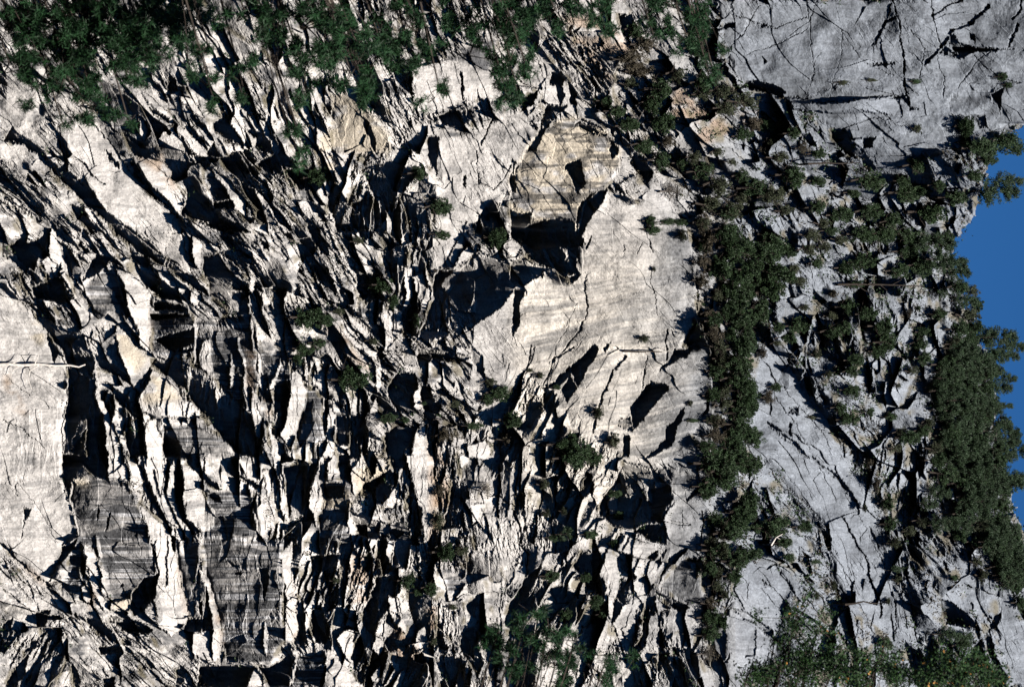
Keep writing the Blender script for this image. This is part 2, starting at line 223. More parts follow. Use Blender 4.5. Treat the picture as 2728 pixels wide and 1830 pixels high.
PIT = [   # deep recesses under overhangs
 (1,"380,910 430,980 455,1060 445,1160 560,1230 650,1300 640,1350 760,1460 880,1568 780,1568 650,1430 520,1320 400,1210 250,1060 200,980 330,1090 385,1130 440,1070 400,980",1.),
 (1,"510,620 600,570 700,700 780,760 700,790 800,900 960,960 980,1000 880,950 770,890 680,790 560,680",.9),
 (1,"900,1090 960,1200 1100,1330 1220,1450 1200,1470 1060,1350 920,1200 870,1100",1.1),
 (1,"1430,1360 1570,1340 1570,1400 1450,1410",1.),(1,"1260,1230 1400,1370 1420,1420 1700,1568 1500,1568 1300,1480 1220,1450 1260,1370",.9),
 (1,"1430,830 1580,750 1550,840 1600,920 1640,990 1540,960 1440,880",.9),(1,"80,870 200,950 380,1120 360,1150 160,980 20,950",1.),
 (1,"480,1380 560,1390 620,1500 680,1568 600,1568 520,1470",.9),(1,"1200,900 1340,1060 1420,1110 1390,1140 1250,1020",1.),(1,"700,1010 800,1100 800,1140 740,1080",1.),
 (1,"20,1330 140,1390 300,1490 260,1500 130,1430 20,1370",1.),(1,"1640,870 1770,900 1770,950 1690,920",1.),(1,"1180,820 1200,830 1190,900 1170,870",1.),
 (1,"1000,720 1140,800 1130,830 1040,770",1.),(1,"1150,640 1190,620 1190,560 1140,500 1130,600",1.),
 (2,"700,1130 900,1080 1000,1130 1060,1200 1000,1290 900,1400 790,1320",.6),(2,"1160,920 1240,930 1220,1180 1190,1130 1160,1050",.9),(2,"510,1180 600,1330 780,1568 560,1568 480,1400",.9),
 (2,"860,280 890,350 880,430 830,380",1.),(2,"0,1110 200,1000 250,1100 240,1190 180,1200 60,1150",.9),(2,"190,1150 380,1130 480,1200 420,1300 300,1270",.9),(2,"1480,1568 1490,1500 1540,1440 1530,1568",1.),
 (2,"1230,790 1300,740 1500,720 1500,790 1380,850 1260,840",.7),(2,"730,780 780,860 830,1050 780,970 730,860",.9),(2,"1370,480 1390,490 1400,700 1385,650",1.2),(2,"1490,600 1510,660 1550,690 1500,680",1.2),
 (2,"1405,1200 1420,1190 1415,1260 1400,1250",1.2),(2,"0,1340 90,1420 200,1568 130,1568 20,1430",.9),(2,"0,900 90,940 110,1000 60,1040 0,980",1.),(2,"680,1050 860,1070 920,1110 780,1110",.6),
 (3,"280,490 340,480 365,520 340,590 355,650 330,715 310,640 300,570 260,560",1.),(3,"380,550 420,560 440,650 460,710 400,690",1.),(3,"90,660 180,600 150,700 60,770 80,720",1.),
 (3,"240,720 380,705 330,770 230,870 170,1020 110,1020 180,880",.8),(3,"430,840 470,790 560,830 670,900 640,920 500,880",.7),(3,"640,930 730,950 720,1050 680,1070 660,1010 690,990",.8),(3,"670,850 705,850 705,930 675,900",.8),
 (3,"370,1110 480,1080 500,1230 460,1320 410,1230",.66),(3,"650,1270 540,1310 480,1360 440,1440 430,1600 490,1568 560,1440 630,1340",1.),(3,"840,1020 900,1060 940,1130 970,1165 915,1235 860,1160 800,1095",1.),
 (3,"0,1420 80,1450 150,1420 130,1500 300,1540 450,1500 500,1650 250,1700 0,1620",1.),(3,"1530,600 1640,550 1770,570 1850,620 1770,640 1680,610",1.),(3,"1330,210 1510,160 1500,190 1390,210",1.),
 (3,"720,100 830,90 840,200 790,270 740,200",.8),(3,"700,1265 720,1275 700,1300 690,1290",1.),(3,"0,1180 40,1200 40,1290 0,1280",.8),(3,"0,1060 30,1090 50,1140 10,1180",1.),
 (3,"1590,1430 1630,1440 1620,1480",1.),(3,"400,180 420,185 405,240 385,235",1.),(3,"1330,200 1400,450 1420,480 1380,360",.3),
 (4,"0,560 60,590 150,650 270,665 100,655 0,620",1.),(4,"1280,240 1310,240 1340,300 1440,330 1600,330 1590,350 1440,350 1340,400 1200,350 1240,310 1330,375 1260,300",1.),
 (4,"770,290 790,230 830,140 910,110 905,130 845,150 815,220 785,290 735,310 740,300",1.),(4,"480,870 560,860 600,940 680,1010 740,1090 790,1160 700,1150 650,1060 600,1050 500,980 465,920",1.),
 (4,"690,930 780,925 740,1000 680,990",1.),(4,"850,660 970,645 1010,720 1080,735 1000,735 960,680",1.),(4,"1400,230 1430,240 1440,300 1410,260",1.),(4,"710,430 900,425 910,440 800,445",.6),
 (4,"1345,1060 1420,1050 1400,1110 1350,1110",.8),(4,"0,165 45,155 40,175 0,180",.9),(4,"10,380 45,410 30,430",.9),(4,"260,900 340,900 380,980 330,980",.8),(4,"440,1290 560,1270 560,1310 480,1350",.7),(4,"1550,640 1640,580 1620,620 1610,780 1600,700",.8),
 (4,"1400,770 1500,790 1540,860 1480,870",.6),
 (5,"450,960 560,960 630,1040 640,1150 700,1300 725,1600 590,1600 580,1300 540,1310 490,1420 480,1600 425,1600 440,1350 455,1200",.8),
 (5,"490,1568 500,1480 575,1370 570,1500 540,1568",.9),(5,"240,610 330,640 450,720 560,740 600,850 700,900 850,1000 900,1080 760,1000 640,920 620,1040 450,940 420,840 300,720",.8),
 (5,"930,300 1010,330 1100,380 1200,460 1260,510 1100,490 1010,440 960,370",1.),(5,"750,0 850,0 960,80 1100,200 1220,300 1380,420 1420,480 1300,420 1100,280 960,190 860,130 760,40",.9),
 (5,"650,190 750,210 740,240 640,340 560,380 590,280",.9),(5,"60,130 160,70 230,100 330,30 310,150 250,240 240,320 180,290 100,200",.9),(5,"330,370 420,350 440,410 500,500 400,520 250,490 200,420",.9),
 (5,"1380,200 1500,170 1640,180 1680,330 1580,330 1560,430 1660,450 1680,600 1560,590 1420,480 1400,380 1370,300",.7),
 (5,"1020,940 1060,890 1180,900 1300,960 1420,1040 1560,1130 1690,1280 1740,1500 1740,1568 1600,1540 1500,1420 1400,1300 1260,1180 1250,1120 1130,1030",.8),
 (5,"700,1040 830,1130 940,1250 960,1300 900,1290 800,1200",.9),(5,"1060,1380 1130,1420 1200,1460 1260,1568 1110,1568 1100,1460",1.),(5,"770,480 800,440 870,600 850,630",1.),
 (5,"300,720 330,740 400,850 370,930 340,850",.9),(5,"10,90 60,160 200,280 180,330 60,220 10,200",.9),(5,"420,100 470,200 500,380 460,340 430,240",.9),(5,"400,0 480,80 640,170 620,180 450,60",.9),
 (5,"1040,500 1270,560 1260,590 1040,560",1.),(5,"1020,600 1300,600 1300,620 1020,640",1.),(5,"1040,770 1310,690 1310,850 1180,870",.8),(5,"860,130 980,190 1020,240 1000,290 940,270 870,200",.9),
 (5,"910,1190 1000,960 1020,980 940,1110 930,1200",.9),(5,"740,1160 770,1270 740,1300 720,1220",1.),(5,"860,1300 900,1400 940,1568 870,1568 850,1450",.9),
 (6,"360,0 450,0 490,140 500,200 440,200 380,100",.9),(6,"390,280 500,290 490,420 450,420 410,360",.8),(6,"1100,80 1130,90 1180,320 1160,320 1120,200",1.),
 (6,"1190,360 1230,300 1340,300 1420,230 1500,190 1770,260 1850,320 1770,400 1700,480 1650,560 1560,620 1470,680 1460,830 1350,800 1300,740 1200,770 1110,770 1140,640 1200,490 1190,430",.62),
 (6,"1740,420 1760,600 1735,770 1725,700",1.),(6,"130,1080 220,1060 240,1140 200,1260 120,1270",.9),(6,"545,1270 640,1260 640,1480 540,1480",.9),
 (6,"960,980 1080,1000 1100,1080 1070,1130 1060,1280 940,1250 890,1150 900,1080",.8),(6,"1120,1080 1180,1080 1190,1200 1260,1150 1240,1250 1180,1320 1130,1290",.9),
 (6,"880,1400 960,1330 1060,1360 1060,1450 990,1568 880,1568",.8),(6,"1090,830 1400,860 1450,880 1400,920 1200,900 1110,960",.8),(6,"1420,1200 1500,1300 1470,1320 1400,1250",1.),(6,"980,580 1020,590 1060,750 1100,800 1000,730",.9),
 (6,"310,1010 400,1080 590,1220 560,1230 420,1120 340,1070",1.),(6,"680,340 860,330 850,480 740,540 680,420",.7),(6,"560,500 700,600 830,700 830,780 740,690 600,570",.8),(6,"0,30 60,60 100,170 60,150",.8),(6,"120,420 210,430 200,490 140,480",.8),
 (6,"640,1280 740,1290 760,1400 700,1568 640,1568",.8),(6,"820,820 870,830 880,960 850,940",.9),(6,"920,700 1000,740 1080,860 1100,960 1000,920 1000,830 940,830",.3),(6,"1460,800 1540,900 1560,1040 1500,1000 1440,880",.7),(6,"900,500 990,540 980,580 900,530",.6),
 (6,"60,1130 110,1130 110,1220 80,1260",.6),
 (7,"40,100 130,0 300,-60 500,-20 450,130 430,180 440,290 465,335 350,330 240,290 150,240 100,190",.75),(7,"470,330 400,350 380,390 430,395",1.),(7,"20,430 90,430 60,560 70,650 20,760 10,600",1.),
 (7,"560,805 590,830 580,870 520,960 460,1085 410,1000 330,1080 230,1110 400,950",1.),(7,"620,830 690,790 640,860",1.),(7,"230,1110 310,1140 290,1250 250,1300 210,1220",1.),(7,"340,1110 400,1010 450,1090 380,1200",.66),
 (7,"940,1050 1060,1080 1060,1100 920,1270 820,1370 800,1220 870,1120",1.),(7,"1110,830 1160,840 1250,790 1190,900 1140,900 1000,990 1060,920",.9),(7,"1200,730 1270,630 1250,720 1150,830",.9),
 (7,"750,1420 800,1420 800,1568 750,1568",1.),(7,"1050,1350 1180,1230 1180,1270 1120,1340 1110,1450 1080,1490 900,1568 1040,1430",.9),(7,"1310,1130 1330,1150 1330,1250 1280,1300 1310,1220",1.),
 (7,"90,1200 160,1130 220,1240 130,1380 40,1380 100,1300",.9),(7,"500,160 550,60 520,150",1.),(7,"0,240 100,230 240,290 190,360 80,410 0,400",.7),(7,"720,1350 740,1290 800,1280 820,1380 790,1390",.5),
 (8,"370,550 450,570 470,660 430,650",.9),(8,"510,960 550,910 560,970 500,1010",.9),(8,"270,1000 300,960 340,1060 350,1150 300,1100",.9),(8,"190,1230 260,1210 260,1270 190,1260",.9),(8,"840,500 900,600 890,640 840,560",.9),(8,"870,640 960,650 930,670",.9),
 (8,"600,90 660,150 640,150",.9),(8,"740,950 780,990 770,1010",.9),(8,"920,1000 980,1050 930,1040",.9),(8,"1050,1060 1090,1050 1060,1140",.9),(8,"990,1150 1060,1150 1010,1170",.9),(8,"110,860 250,900 300,960 250,990 180,920",.4),
 (8,"1110,1200 1170,1170 1130,1230",.9),(8,"30,1310 110,1370 260,1490 330,1568 280,1550 130,1420 30,1340",1.),(8,"175,1320 190,1330 195,1420 180,1410",1.),
 (9,"420,0 730,0 725,110 700,160 640,150 560,80 520,100 480,170 470,300 415,150",.9),(9,"1180,60 1220,80 1230,300 1250,440 1350,520 1300,540 1230,460 1190,350 1170,200",1.),(9,"925,0 950,0 975,110 1015,230 1050,300 1040,390 1015,370 1020,310 985,230 950,130",1.),
 (9,"1015,100 1035,100 1070,290 1050,290",1.),(9,"1110,130 1150,50 1190,40 1140,100 1120,280 1100,260",1.),(9,"1060,800 1040,970 1000,1020 900,1080 870,1030 890,950 960,830",.9),
 (9,"360,770 420,620 530,560 500,620 400,740",.9),(9,"570,1100 680,1120 780,1220 820,1290 680,1210 590,1150",1.),(9,"720,1100 900,1110 1020,1180 1000,1210 850,1190 740,1130",.9),(9,"240,1060 340,1050 300,1190 250,1150",1.),(9,"200,1240 290,1240 270,1290 170,1340 200,1290",1.),
 (9,"660,1300 820,1280 830,1320 680,1350",1.),(9,"120,1400 200,1350 160,1480 90,1568 30,1568",.9),(9,"1250,1110 1440,1100 1400,1170 1300,1190 1270,1250 1230,1180",.9),(9,"1340,1400 1450,1410 1560,1420 1720,1430 1690,1480 1660,1568 1330,1568 1340,1480",.8),
 (9,"570,590 650,650 670,700 600,640",1.),(9,"1115,580 1130,580 1130,880 1112,880",1.),(9,"645,380 660,340 665,420 650,440",1.),(9,"1270,0 1290,80 1460,190 1480,240 1360,170 1260,60",.9),(9,"1340,230 1440,250 1500,340 1430,310",.9),(9,"550,680 580,690 575,770 550,830",1.),
 (9,"720,430 750,370 725,520 715,520",1.),(9,"800,920 820,880 840,890 810,900",1.),(9,"1340,1010 1360,1000 1370,1080 1350,1080",.9),(9,"1500,700 1620,760 1570,750",.9),(9,"1590,800 1650,780 1600,820",.7),(9,"1480,0 1640,150 1760,220 1720,230 1560,140",.8),
 (9,"20,1140 90,1090 60,1180 20,1220",.9),(9,"480,1400 520,1450 560,1568 500,1568",.8),(9,"1190,1440 1250,1420 1230,1568 1190,1568",.8),(9,"170,1510 220,1430 200,1500 150,1568",.8),(9,"700,1510 760,1500 770,1568 690,1568",.8),(9,"150,360 215,370 160,440",.8),
 (10,"200,80 440,60 390,180 340,330 320,420 230,470 210,300",.7),(10,"430,70 470,70 500,190 600,200 600,300 450,310",.7),(10,"740,200 900,110 960,150 900,280 850,340 790,320 780,270 720,260",.8),
 (10,"640,380 880,480 1020,400 1050,580 1100,640 950,560 820,570 700,540",.7),(10,"1050,310 1120,350 1120,550 1060,570 1040,420",.9),(10,"380,690 560,670 580,700 480,780 380,780",.8),
 (10,"820,820 990,820 970,950 880,960 880,1060 830,1120 770,1300 710,1450 680,1460 650,1340 720,1160 730,1040 780,960",.8),(10,"400,1000 460,1050 500,1200 480,1270 410,1270 380,1200",.9),(10,"280,900 330,960 340,1250 300,1290 280,1100",.9),
 (10,"0,1420 100,1430 230,1350 260,1380 230,1568 100,1568 50,1480",.8),(10,"1320,170 1420,190 1450,300 1390,330 1450,420 1480,500 1420,530 1390,480 1260,500 1300,330",.8),(10,"1370,720 1480,730 1460,800 1410,770",.9),(10,"1420,1000 1500,940 1490,1020 1480,1100 1430,1060",.9),
 (10,"1400,1180 1480,1170 1500,1300 1550,1400 1500,1500 1380,1330",.8),(10,"1770,920 1700,1050 1660,1130 1770,1200",.8),(10,"560,550 700,590 680,680 560,660",.6),(10,"820,580 890,570 880,670 830,690",.8),(10,"930,550 1040,580 1040,620 1010,760 930,760",.6),(10,"900,1050 990,1100 930,1180 880,1120",.6),
 (10,"770,1180 790,1200 760,1300 740,1280",.8),(10,"20,760 90,770 100,850 60,1000 40,850",.7),(10,"560,0 640,20 640,180 570,170",.8),(10,"900,0 1010,0 1000,100 920,90",.7),(10,"1060,760 1110,840 1100,900 1010,900",.7),(10,"1210,1360 1300,1340 1400,1420 1420,1568 1250,1500",.5),(10,"840,1380 890,1340 880,1420 850,1500",.8),(10,"1230,1220 1300,1290 1290,1330 1220,1290",.8),
 (11,"760,50 880,80 1080,90 1080,200 1100,330 1000,470 930,460 820,510 720,480 590,400 620,290 690,190",.66),(11,"820,520 930,470 1040,490 1050,610 970,590 870,540",.9),(11,"910,700 1010,620 960,720",.9),(11,"960,730 1050,630 1000,740",.9),
 (11,"730,850 800,850 780,1000 700,1130 680,1150 690,1000",.9),(11,"900,1040 930,1040 930,1200 900,1300 780,1400 850,1280 880,1200",1.),(11,"1000,1330 1060,1330 1050,1400 1000,1480",.9),(11,"1000,1160 1020,1170 1020,1300 1000,1320",1.),(11,"980,920 1060,960 1200,1030 1130,1060 1030,1000",.9),
 (11,"1350,400 1380,420 1370,640 1340,600",.9),(11,"480,660 620,650 600,780 640,900 640,1100 580,950 500,850 420,740",.8),(11,"500,120 550,130 540,250 480,310 440,320 480,220",.9),(11,"0,1020 90,850 210,730 180,850 250,900 180,1020 80,1080 0,1200",.7),
 (11,"1640,1170 1660,1200 1650,1350 1570,1370 1600,1280",.9),(11,"1440,1400 1490,1330 1470,1390",.9),(11,"1500,920 1580,1050 1550,1050 1490,930",.9),(11,"1460,1030 1600,1070 1770,1190 1770,1240 1600,1120",.9),(11,"1560,200 1620,240 1770,400 1700,400 1600,260",.9),
 (11,"270,900 400,880 440,1000 300,1010",.6),(11,"75,400 100,330 110,500 80,480",.8),(11,"1170,290 1290,200 1320,180 1250,260 1180,310",.8),(11,"690,1240 770,1400 740,1390",.9),(11,"740,520 760,560 720,640 725,560",.8),(11,"780,560 800,560 760,650 745,650",.8),(11,"620,560 720,480 700,540 660,600 560,620",.8),
 (11,"1190,700 1320,710 1330,730 1190,720",.7),(11,"1000,870 1060,690 1080,700 1010,860",.8),(11,"710,670 760,720 840,830 820,850 740,760",.8),(11,"840,1100 850,1180 840,1280 830,1200",.8),
 (12,"180,220 300,330 380,430 480,570 500,600 450,580 330,440 240,390 200,290",1.),(12,"330,0 420,80 540,180 630,270 660,330 560,240 440,120 340,20",1.),(12,"290,550 400,590 440,690 360,660",.9),(12,"740,840 770,900 800,1000 770,960",1.),(12,"1200,970 1300,1000 1500,1190 1450,1180 1250,1130",1.),
 (12,"1510,1190 1560,1240 1600,1400 1650,1568 1590,1500 1520,1280",1.),(12,"1570,1080 1620,1070 1590,1180 1540,1180",.9),(12,"1240,700 1270,800 1230,780",.9),(12,"0,1130 60,1190 150,1290 80,1230 0,1170",.9),(12,"500,1170 620,1300 680,1370 600,1310",1.),(12,"720,480 760,520 800,650 770,600",.8),
 (12,"270,820 310,810 300,860",.9),(12,"0,280 100,380 60,370 0,320",.9),(12,"1400,990 1430,1010 1420,1060",.8),(12,"60,90 180,220 170,260 80,150",.8),
]
CRACK = [ # (tile, polyline, width, depth)
 (4,"890,0 930,150 950,300 962,500 985,620 1000,700",7,14),(4,"1145,0 1150,110 1205,290 1110,440",6,10),(4,"1185,380 1220,520 1220,650",4,6),(4,"500,0 540,200 530,400 450,680",3,4),(4,"310,50 330,300 360,480 310,660",4,5),(4,"400,350 370,430 350,520",3,5),
 (4,"1720,170 1670,310",10,14),(4,"1770,0 1740,70 1680,130",8,14),(4,"1530,40 1480,90 1400,160 1290,200 1210,310 1110,430",13,18),(4,"1350,0 1220,60 1150,105",9,12),(4,"0,610 150,655 400,690 600,690 800,645 980,640",6,12),(4,"320,660 510,570 540,500",3,4),
 (4,"1330,600 1440,420 1560,340 1700,330",4,7),(4,"700,70 640,300",2,2),(4,"970,120 1015,370",3,4),
 (7,"500,430 512,620 370,840 260,940",5,9),(7,"440,520 390,670 300,830",3,6),(7,"950,270 945,400 975,470 985,600",4,7),(7,"900,0 950,190",4,7),(7,"1055,700 1050,900",6,9),(7,"925,880 880,1100",5,9),(7,"760,880 610,1150 560,1390",10,12),(7,"430,820 300,900 230,1080",6,9),(7,"765,130 770,210",4,7),(7,"880,120 860,190",4,6),
 (7,"140,800 100,1000",6,8),(7,"480,680 400,800",3,5),(7,"680,480 890,445",3,3),(7,"1250,400 1265,640 1310,720",8,8),
 (12,"540,430 620,560 700,700 740,850 800,1000 800,1100",8,14),(12,"0,840 120,950 240,1060",5,8),(12,"80,740 250,980",7,9),(12,"870,1080 900,1250",5,9),(12,"1010,1060 1050,1250",6,10),(12,"350,800 480,870",6,9),(12,"590,1020 660,1130 690,1250",5,9),(12,"900,950 910,1200",5,9),(12,"960,470 1250,600 1500,700",5,8),
 (5,"20,1000 150,1100 220,1150",3,6),(5,"20,1310 130,1350 290,1500",4,8),(9,"110,190 270,370 380,600",3,6),(9,"90,210 110,270",4,7),(9,"160,350 150,560",5,7),(9,"15,610 120,710 250,830 340,890",8,10),(9,"20,900 200,1060 290,1190",6,9),(9,"940,320 1050,400 1220,520",6,10),(9,"1085,850 1140,960 1200,1150",3,6),
 (3,"160,370 230,540 220,700",4,7),(3,"370,380 560,620 680,840",6,9),(3,"560,620 540,450 300,230",4,7),(3,"1470,320 1560,240 1680,40",5,7),(3,"1380,370 1470,440",5,7),(3,"1700,380 1730,410",6,8),
 (2,"1480,1010 1490,1100 1500,1230 1600,1270 1680,1200 1730,1080",5,8),(2,"1600,800 1530,980",6,9),(2,"1690,1300 1640,1420",3,6),(1,"460,1050 560,1110 620,1180 700,1230",7,10),(1,"690,780 700,830",3,4),(1,"380,920 410,990 440,1080",7,14),
 (8,"0,670 100,780 280,930 320,1150",6,10),(8,"400,1040 520,1150 620,1220",5,8),(11,"1600,870 1590,960",5,8),(11,"1690,830 1710,890",4,7),(11,"1160,380 1160,520",4,7),(11,"1290,380 1280,600",5,8),(11,"850,1050 840,1280",4,8),
 (11,"0,370 50,470 60,600 120,680",8,12),(11,"540,820 600,900 700,1200 780,1400",8,12),(10,"1740,340 1620,290 1560,280",8,10),
 (12,"100,60 260,250 420,480 520,700",4,7),(12,"420,560 560,800 640,1000",5,8),(12,"560,260 700,480 800,700 880,950",4,7),(8,"60,1000 300,1250 470,1500",4,7),(8,"60,1100 200,1300 330,1500",4,7),(8,"200,900 380,1200 560,1500",5,8),(12,"0,900 200,1150 420,1400",5,8),(12,"660,1000 760,1200 820,1400",5,8),
 (4,"-200,100 100,190 300,120",5,8),(4,"-100,380 120,300 300,200",4,6),(4,"380,0 330,130 200,240",4,6),(4,"560,250 700,420 900,520",4,6),(4,"1010,200 1100,330 1060,520",4,7),(4,"700,700 900,830 1080,900",4,7),(4,"560,860 760,800 950,820",4,7),(4,"1440,380 1600,520 1740,560",5,8),(4,"1100,560 1010,540",2,3),(11,"830,1420 1050,1560",4,7),(11,"460,1240 480,1160 560,1110",7,10),(6,"1480,520 1560,560",2,3),
]
# grain control points: display position, angle, length, width, strength
GR = [  # u, v (authored px), angle deg, len, wid, amp
 (60,330,42,190,24,.9),(330,300,56,200,22,1.05),(560,330,58,210,20,1.15),(120,620,42,200,20,1.05),(380,560,44,220,22,1.15),(620,500,47,210,20,1.3),(780,420,60,150,18,1.2),
 (100,820,52,80,20,1.4),(300,760,50,150,22,1.3),(550,700,45,210,22,1.25),(750,640,48,200,20,1.3),(900,700,52,170,19,1.3),(700,900,62,180,20,1.35),(560,980,85,160,20,1.35),(330,930,55,100,22,1.2),
 (60,1000,35,160,40,.9),(200,1180,88,200,26,1.2),(420,1250,80,150,24,1.3),(620,1200,80,200,24,1.3),(840,1080,85,110,18,1.4),(960,960,48,130,17,1.35),(1040,820,88,90,16,1.35),(1090,1030,35,60,16,1.4),
 (800,1350,88,130,20,1.4),(1000,1330,80,90,18,1.5),(1130,1250,88,160,22,1.2),(900,1500,100,90,18,1.5),(1050,1600,100,80,17,1.5),(1200,1500,85,60,16,1.5),(1000,1750,105,100,20,1.4),(1200,1700,85,80,18,1.3),
 (60,1560,45,90,24,1.1),(250,1700,40,100,22,1.2),(430,1740,38,110,22,1.2),(80,1780,110,60,22,1.3),(560,1600,88,160,24,1.1),(700,1780,60,120,30,1.2),
 (1000,420,100,80,22,1.3),(980,560,80,60,16,1.3),(1080,300,60,80,20,1.1),(1300,200,60,80,22,.9),(1500,200,48,90,18,1.0),(1700,350,45,70,18,1.1),(1650,150,50,60,18,1.2),(1900,450,38,80,26,.9),(1800,600,40,80,26,.9),
 (1250,650,60,60,20,1.2),(1200,980,50,60,18,1.3),(1350,1150,110,80,18,1.3),(1400,1350,95,110,20,1.1),(1300,1450,80,80,20,1.1),(1480,1320,110,90,20,1.1),(1450,1600,110,90,20,1.3),(1600,1500,100,120,22,1.0),(1560,1700,100,100,22,1.1),(1700,1760,70,100,24,1.1),(1800,1600,90,80,20,1.0),
 (1900,1250,50,100,34,.6),(1950,1450,50,110,34,.55),(2050,1650,48,120,34,.55),(2050,850,50,80,26,1.1),(2150,700,55,70,24,1.2),(2200,900,70,50,24,1.3),(2350,1000,70,40,20,1.4),(2250,1100,50,60,24,1.2),(2450,900,80,36,18,1.4),(2500,1100,80,36,18,1.3),(2400,1250,85,50,22,1.3),
 (2150,1350,62,150,30,.9),(2300,1500,68,150,28,1.),(2380,1700,75,130,24,1.0),(2480,1500,55,70,22,1.4),(2600,1650,65,100,26,1.0),(2300,420,30,50,22,1.1),(2150,330,60,60,26,.9),(2500,400,50,60,24,1.0),(2600,300,30,60,24,1.0),(2400,600,60,40,20,1.3),(2650,1500,60,60,24,1.2),
]

# skyline (authored px): rock reaches this far to picture right for each v
SKY_V = [-400, 300, 330, 370, 420, 470, 520, 560, 600, 640, 700, 760, 850, 950, 1050, 1150, 1300, 1500, 1600, 2300]
SKY_U = [2990, 2990, 2728, 2665, 2640, 2625, 2610, 2600, 2580, 2540, 2535, 2560, 2590, 2630, 2650, 2660, 2690, 2760, 2990, 2990]
def skyline(v): return np.interp(v, SKY_V, SKY_U)

# ------------------------------------------------------------ cliff relief
ST = 1.85
U0, U1, V0, V1 = -260, 2990, -260, 2090
us = np.arange(U0, U1, ST, dtype=np.float32); vs = np.arange(V0, V1, ST, dtype=np.float32)
NU, NV = len(us), len(vs)
U, V = np.meshgrid(us, vs)            # rows = v
wu = (fbm(U/34, V/34, 1, 4)-.5)*15 + (fbm(U/5, V/5, 2, 2)-.5)*6
wv = (fbm(U/34, V/34, 31, 4)-.5)*15 + (fbm(U/5, V/5, 32, 2)-.5)*6
UW = U+wu; VW = V+wv
def inside(poly):
    xs = [p[0] for p in poly]; ys = [p[1] for p in poly]
    j0 = max(0, int((min(xs)-14-U0)/ST)); j1 = min(NU, int((max(xs)+14-U0)/ST)+1)
    i0 = max(0, int((min(ys)-14-V0)/ST)); i1 = min(NV, int((max(ys)+14-V0)/ST)+1)
    X = UW[i0:i1, j0:j1]; Y = VW[i0:i1, j0:j1]; M = np.zeros(X.shape, bool)
    n = len(poly)
    for k in range(n):
        x1, y1 = poly[k]; x2, y2 = poly[(k+1) % n]
        if y1 == y2: continue
        c = ((Y > min(y1, y2)) & (Y <= max(y1, y2)))
        M ^= c & (X < x1+(Y-y1)*(x2-x1)/(y2-y1))
    return (slice(i0, i1), slice(j0, j1)), M
def rdist(M):
    """distance in px from each inside sample to the right end of its run"""
    idx = np.arange(M.shape[1])[None, :]
    nxt = np.where(~M, idx, M.shape[1])
    nxt = np.minimum.accumulate(nxt[:, ::-1], axis=1)[:, ::-1]
    return np.where(M, (nxt-idx)*ST, 0).astype(np.float32)
def ldist(M): return rdist(M[:, ::-1])[:, ::-1]
def sdist(M, n=4, f=None):
    d = (f or rdist)(M); k = vblur(M.astype(np.float32), n)
    return np.where(M, vblur(d, n)/np.maximum(k, .08), 0).astype(np.float32)
def vblur(a, n):
    k = np.ones(2*n+1)/(2*n+1)
    p = np.pad(a, ((n, n), (0, 0)), mode='edge'); c = np.cumsum(np.vstack([np.zeros((1, a.shape[1])), p]), axis=0)
    return ((c[2*n+1:]-c[:-2*n-1])/(2*n+1)).astype(np.float32)
def ublur(a, n): return vblur(a.T, n).T

h = np.zeros(U.shape, np.float32); rough = np.ones(U.shape, np.float32); wallmask = np.zeros(U.shape, np.float32)
for n, s, g, a in SLAB:
    sl, M = inside(P(n, s)); rough[sl] = np.where(M, a, rough[sl])
    if g: d = sdist(M, 8); h[sl] += np.where(M, g*(np.minimum(d, 220)-60), 0)
hwl = np.zeros_like(h)
for n, s, g, a in WALL:
    g *= .74
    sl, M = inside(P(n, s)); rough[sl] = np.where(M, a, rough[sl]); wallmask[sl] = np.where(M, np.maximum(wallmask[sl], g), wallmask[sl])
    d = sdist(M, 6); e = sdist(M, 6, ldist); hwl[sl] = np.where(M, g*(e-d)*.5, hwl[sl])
h += vblur(hwl, 3)
rough0 = ublur(vblur(rough, 5), 5)
hl = np.zeros_like(h)
for n, s, g in LEDGE:
    sl, M = inside(P(n, s)); rough0[sl] = np.where(M, np.minimum(rough0[sl], .22), rough0[sl]); wallmask[sl] = np.where(M, wallmask[sl]*.2, wallmask[sl])
    d = sdist(M, 3); hl[sl] = np.where(M, np.maximum(hl[sl], np.minimum(g*d, 34)+3), hl[sl])
hp = np.zeros_like(h)
for n, s, g in PIT:
    sl, M = inside(P(n, s)); rough0[sl] = np.where(M, np.minimum(rough0[sl], .4), rough0[sl])
    d = sdist(M, 4); hp[sl] = np.where(M, np.minimum(hp[sl], -(g*1.12*d+5)), hp[sl]); 
h += ublur(vblur(hl, 1), 0) + vblur(hp, 1)
# cracks
for n, s, wd, dp in CRACK:
    q = P(n, s)
    for k in range(len(q)-1):
        (x1, y1), (x2, y2) = q[k], q[k+1]; pad = wd*2+14
        j0 = max(0, int((min(x1, x2)-pad-U0)/ST)); j1 = min(NU, int((max(x1, x2)+pad-U0)/ST)+1)
        i0 = max(0, int((min(y1, y2)-pad-V0)/ST)); i1 = min(NV, int((max(y1, y2)+pad-V0)/ST)+1)
        X = UW[i0:i1, j0:j1]; Y = VW[i0:i1, j0:j1]
        L2 = (x2-x1)**2+(y2-y1)**2; t = np.clip(((X-x1)*(x2-x1)+(Y-y1)*(y2-y1))/L2, 0, 1)
        d = np.hypot(X-x1-t*(x2-x1), Y-y1-t*(y2-y1))
        wl = wd/TS*1.1*(.6+.9*vnoise(X/16, Y/16, 77))
        h[i0:i1, j0:j1] -= np.where(d < wl, dp/TS*1.9*np.minimum(1, (wl-d)/2.2), 0).astype(np.float32)
